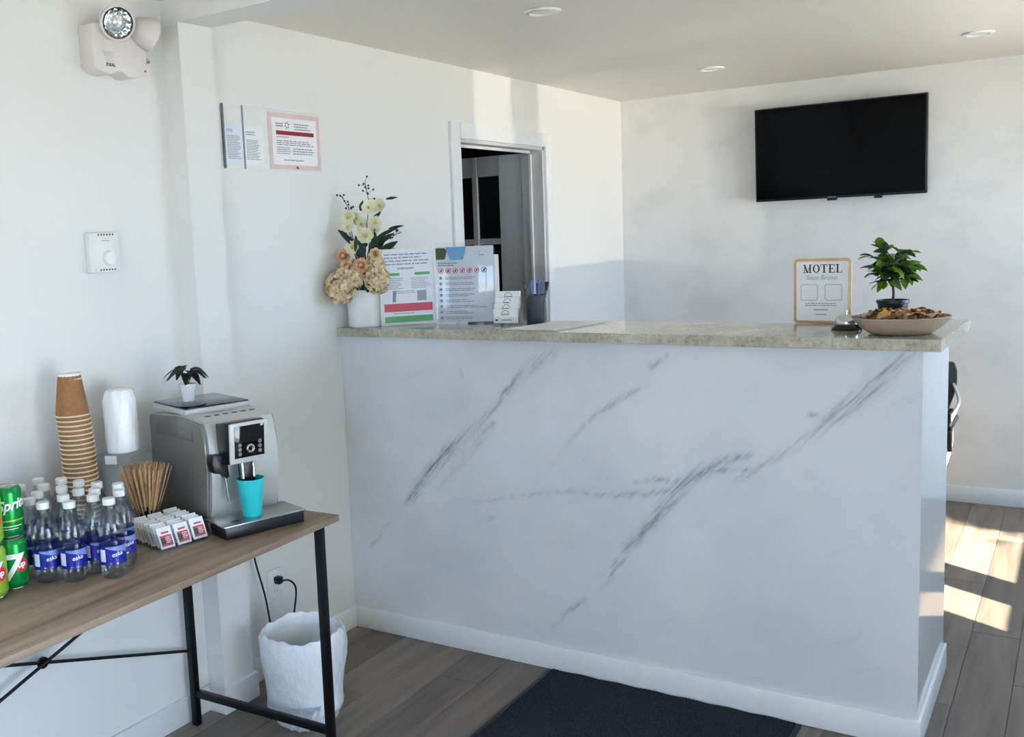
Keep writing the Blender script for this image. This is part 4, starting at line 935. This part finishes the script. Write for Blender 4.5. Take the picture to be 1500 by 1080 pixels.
mb = MB(); lines(mb, .036, .130, .054, .066, 2, -.0012, .45, .15); lines(mb, .062, .105, .040, .047, 1, -.0012, .6, 0); lines(mb, .066, .100, .026, .032, 1, -.0012, .6, 0); mb.build('print', MT['ink'], fc)
MB().prism([(.010, 0), (.010, .05), (.05, 0)], .07, .1, 'x').build('easel_foot', MT['gold'], ms)
# bell
be = thing('service_bell', 'chrome service bell on a black base in front of the MOTEL sign', 'bell', (1.762, .430, CT))
MB().lathe([(0, 0), (.042, 0), (.043, .004), (.036, .013), (.033, .016), (0, .016)], 36).build('base', MT['glossblack'], be)
MB().lathe([(.0335, .016), (.0345, .019), (.0335, .027), (.029, .036), (.020, .042), (.008, .0448), (0, .045)], 36).build('dome', MT['chrome'], be)
MB().lathe([(0, .044), (.003, .044), (.003, .052), (.0045, .053), (.0045, .056), (0, .058)], 16).build('plunger', MT['chrome'], be)
# bowl of treats
BX, BY = 1.918, .352
bw = thing('serving_bowl', 'shallow taupe oval bowl heaped with crinkled brown treats at the counter corner', 'bowl', (BX, BY, CT), math.radians(33))
MB().lathe([(0, 0), (.074, .0), (.084, .003), (.108, .020), (.128, .044), (.130, .047), (.128, .049), (.123, .044), (.102, .022), (.078, .008), (0, .007)], 64, sy=.86).build('bowl_body', MT['taupe'], bw)
tm = []
for k in range(6):
    rnd = random.Random(100 + k); mb = MB(); t = bmesh.new(); g = []
    for j in range(5):
        row = []
        for i in range(6):
            row.append(t.verts.new(((i / 5 - .5) * .046, (j / 4 - .5) * .022 * (1.3 if i in (0, 5) else .8), rnd.uniform(-.005, .005) + .007 * math.sin(j * PI / 4) * (0 if i in (0, 5) else 1))))
        g.append(row)
    for j in range(4):
        for i in range(5): t.faces.new((g[j][i], g[j][i + 1], g[j + 1][i + 1], g[j + 1][i]))
    bmesh.ops.solidify(t, geom=t.faces[:], thickness=.005); mb._join(t)
    me_o = mb.build('wrapped_treat', MT[('candy', 'candypale', 'candydark')[k % 3] if k else 'candy'], smooth=False); tm.append(me_o.data); bpy.data.objects.remove(me_o)
rnd = random.Random(9)
for k in range(64):
    a = k * 2.39996; rr = math.sqrt((k + .5) / 64) * .092; hgt = .022 + (1 - (rr / .105) ** 2) * .034 + rr * .17
    x, y = rr * math.cos(a), rr * math.sin(a) * .84; ca, sa = math.cos(math.radians(33)), math.sin(math.radians(33))
    o = bpy.data.objects.new('wrapped_treat', tm[k % 6]); C.objects.link(o)
    o.location = (BX + x * ca - y * sa, BY + x * sa + y * ca, CT + hgt + rnd.uniform(-.002, .004)); o.rotation_euler = (rnd.uniform(-.5, .5), rnd.uniform(-.4, .4), rnd.uniform(0, 6.28))
    tag(o, 'small crinkled golden-brown treat in the heap in the taupe bowl', 'treat', 'crinkled treats heaped in the bowl')
# silver-pink wrapped sweets at the bowl's left
for k, (dx, dy) in enumerate(((-.085, -.050), (-.098, -.028))):
    o = thing('foil_sweet', 'silver and pink foil-wrapped sweet in the bowl, ' + ('nearer the bell' if k else 'nearer the counter edge'), 'sweet', (BX + dx, BY + dy, CT + .050), .6 + k)
    MB().ball((0, 0, 0), .010, 8, (1.2, .8, .7)).build('sweet_body', MT['steel'], o); MB().leaf((.010, 0, 0), (1, 0, 0), (0, 0, 1), .014, .014, n=3).leaf((-.010, 0, 0), (-1, 0, 0), (0, 0, 1), .014, .014, n=3).build('wrapper_ends', MT['pinkpaper'], o)
# topiary plant behind the bowl
tp = thing('potted_tree', 'little green-leaved tree in a black pot behind the bowl', 'plant', (1.868, .545, CT))
MB().lathe([(0, 0), (.033, 0), (.042, .068), (.045, .070), (.045, .079), (.041, .079), (.039, .066), (0, .064)], 36).build('pot', MT['black'], tp)
MB().tube([(0, 0, .06), (.002, 0, .10), (-.001, 0, .14), (.002, .001, .20)], .0035, 8, [.0042, .0036, .0034, .003]).build('trunk', MT['stem'], tp)
rnd = random.Random(31); br = MB(); lv = []
for k in range(36):
    a = k * 2.39996; el = rnd.uniform(-.5, 1.1); L = rnd.uniform(.035, .075); s = Vector((.001, 0, rnd.uniform(.135, .195)))
    d = Vector((math.cos(a) * math.cos(el), math.sin(a) * math.cos(el), math.sin(el) * .8)); e_ = s + d * L; br.tube([s, e_], .0012, 5)
    for q in range(5): lv.append((s + d * L * (.45 + .14 * q), d, a + q * 2.1))
br.build('branches', MT['stem'], tp)
base_leaf = MB().leaf((0, 0, 0), (1, 0, 0), (0, 0, 1), .036, .022, curl=.2, n=5).build('leaf', MT['leaf'], tp); lm = base_leaf.data; bpy.data.objects.remove(base_leaf)
lm2 = lm.copy(); lm2.materials.clear(); lm2.materials.append(simple('leaf_deep_green', (56, 84, 48), .35, var=12, vs_=60))
for k, (p, d, a) in enumerate(lv):
    o = bpy.data.objects.new('leaf', lm if k % 3 else lm2); C.objects.link(o); o.parent = tp; o.location = p
    dd = (d + Vector((math.cos(a), math.sin(a), rnd.uniform(-.8, .5))) * 1.0).normalized()
    o.rotation_euler = (Matrix.Rotation(math.atan2(dd.y, dd.x), 3, 'Z') @ Matrix.Rotation(-math.asin(dd.z), 3, 'Y') @ Matrix.Rotation(rnd.uniform(-.7, .7), 3, 'X')).to_euler()
    o.scale = (rnd.uniform(.9, 1.35),) * 3

# ---------------------------------------------------------------- office chair behind the counter
oc = thing('office_chair', 'office chair with black back peeking out behind the right end of the counter', 'chair', (1.648, 1.52, -.0))
MB().box((-.24, -.24, .44), (.24, .22, .50), .03, 3).build('seat', MT['black'], oc)
MB().prism([(-.20, .56), (.20, .56), (.272, .78), (.281, .83), (.281, .88), (.270, .915), (-.26, .915), (-.27, .80)], .2, .235, 'y', .008).build('backrest', MT['black'], oc)
for s in (-1, 1):
    MB().tube(spline([(s * .24, .05, .47), (s * .275, .04, .60), (s * .282, .0, .70)]), .010, 8).build('arm_post', MT['ledgerey'], oc)
    MB().box((s * .278 - .022, -.14, .70), (s * .278 + .022, .12, .722), .008).build('armrest', MT['black'], oc)
    MB().tube(spline([(s * .262, .23, .84), (s * .300, .10, .785), (s * .302, -.02, .765), (s * .284, -.05, .72)]), .006, 8).build('arm_bracket', MT['ledgerey'], oc)
    MB().prism([(-.10, .76), (.02, .762), (.0, .64), (-.02, .60)], s * .283 - .008, s * .283 + .008, 'x', .002).build('arm_mesh', MT['black'], oc)
MB().tube([(0, 0, .08), (0, 0, .44)], .028, 12).build('gas_lift', MT['blackmetal'], oc)
for k in range(5):
    a = k * 2 * PI / 5 + .3; MB().tube([(0, 0, .10), (.21 * math.cos(a), .21 * math.sin(a), .065)], .018, 8).build('leg', MT['black'], oc)
    MB().ball((.21 * math.cos(a), .21 * math.sin(a), .029), .028, 12, (1, .6, 1)).build('caster', MT['black'], oc)
MB().box((-.03, .1, .45), (.03, .25, .47), .005).box((-.03, .23, .46), (.03, .25, .62), .005).build('back_support', MT['blackmetal'], oc)
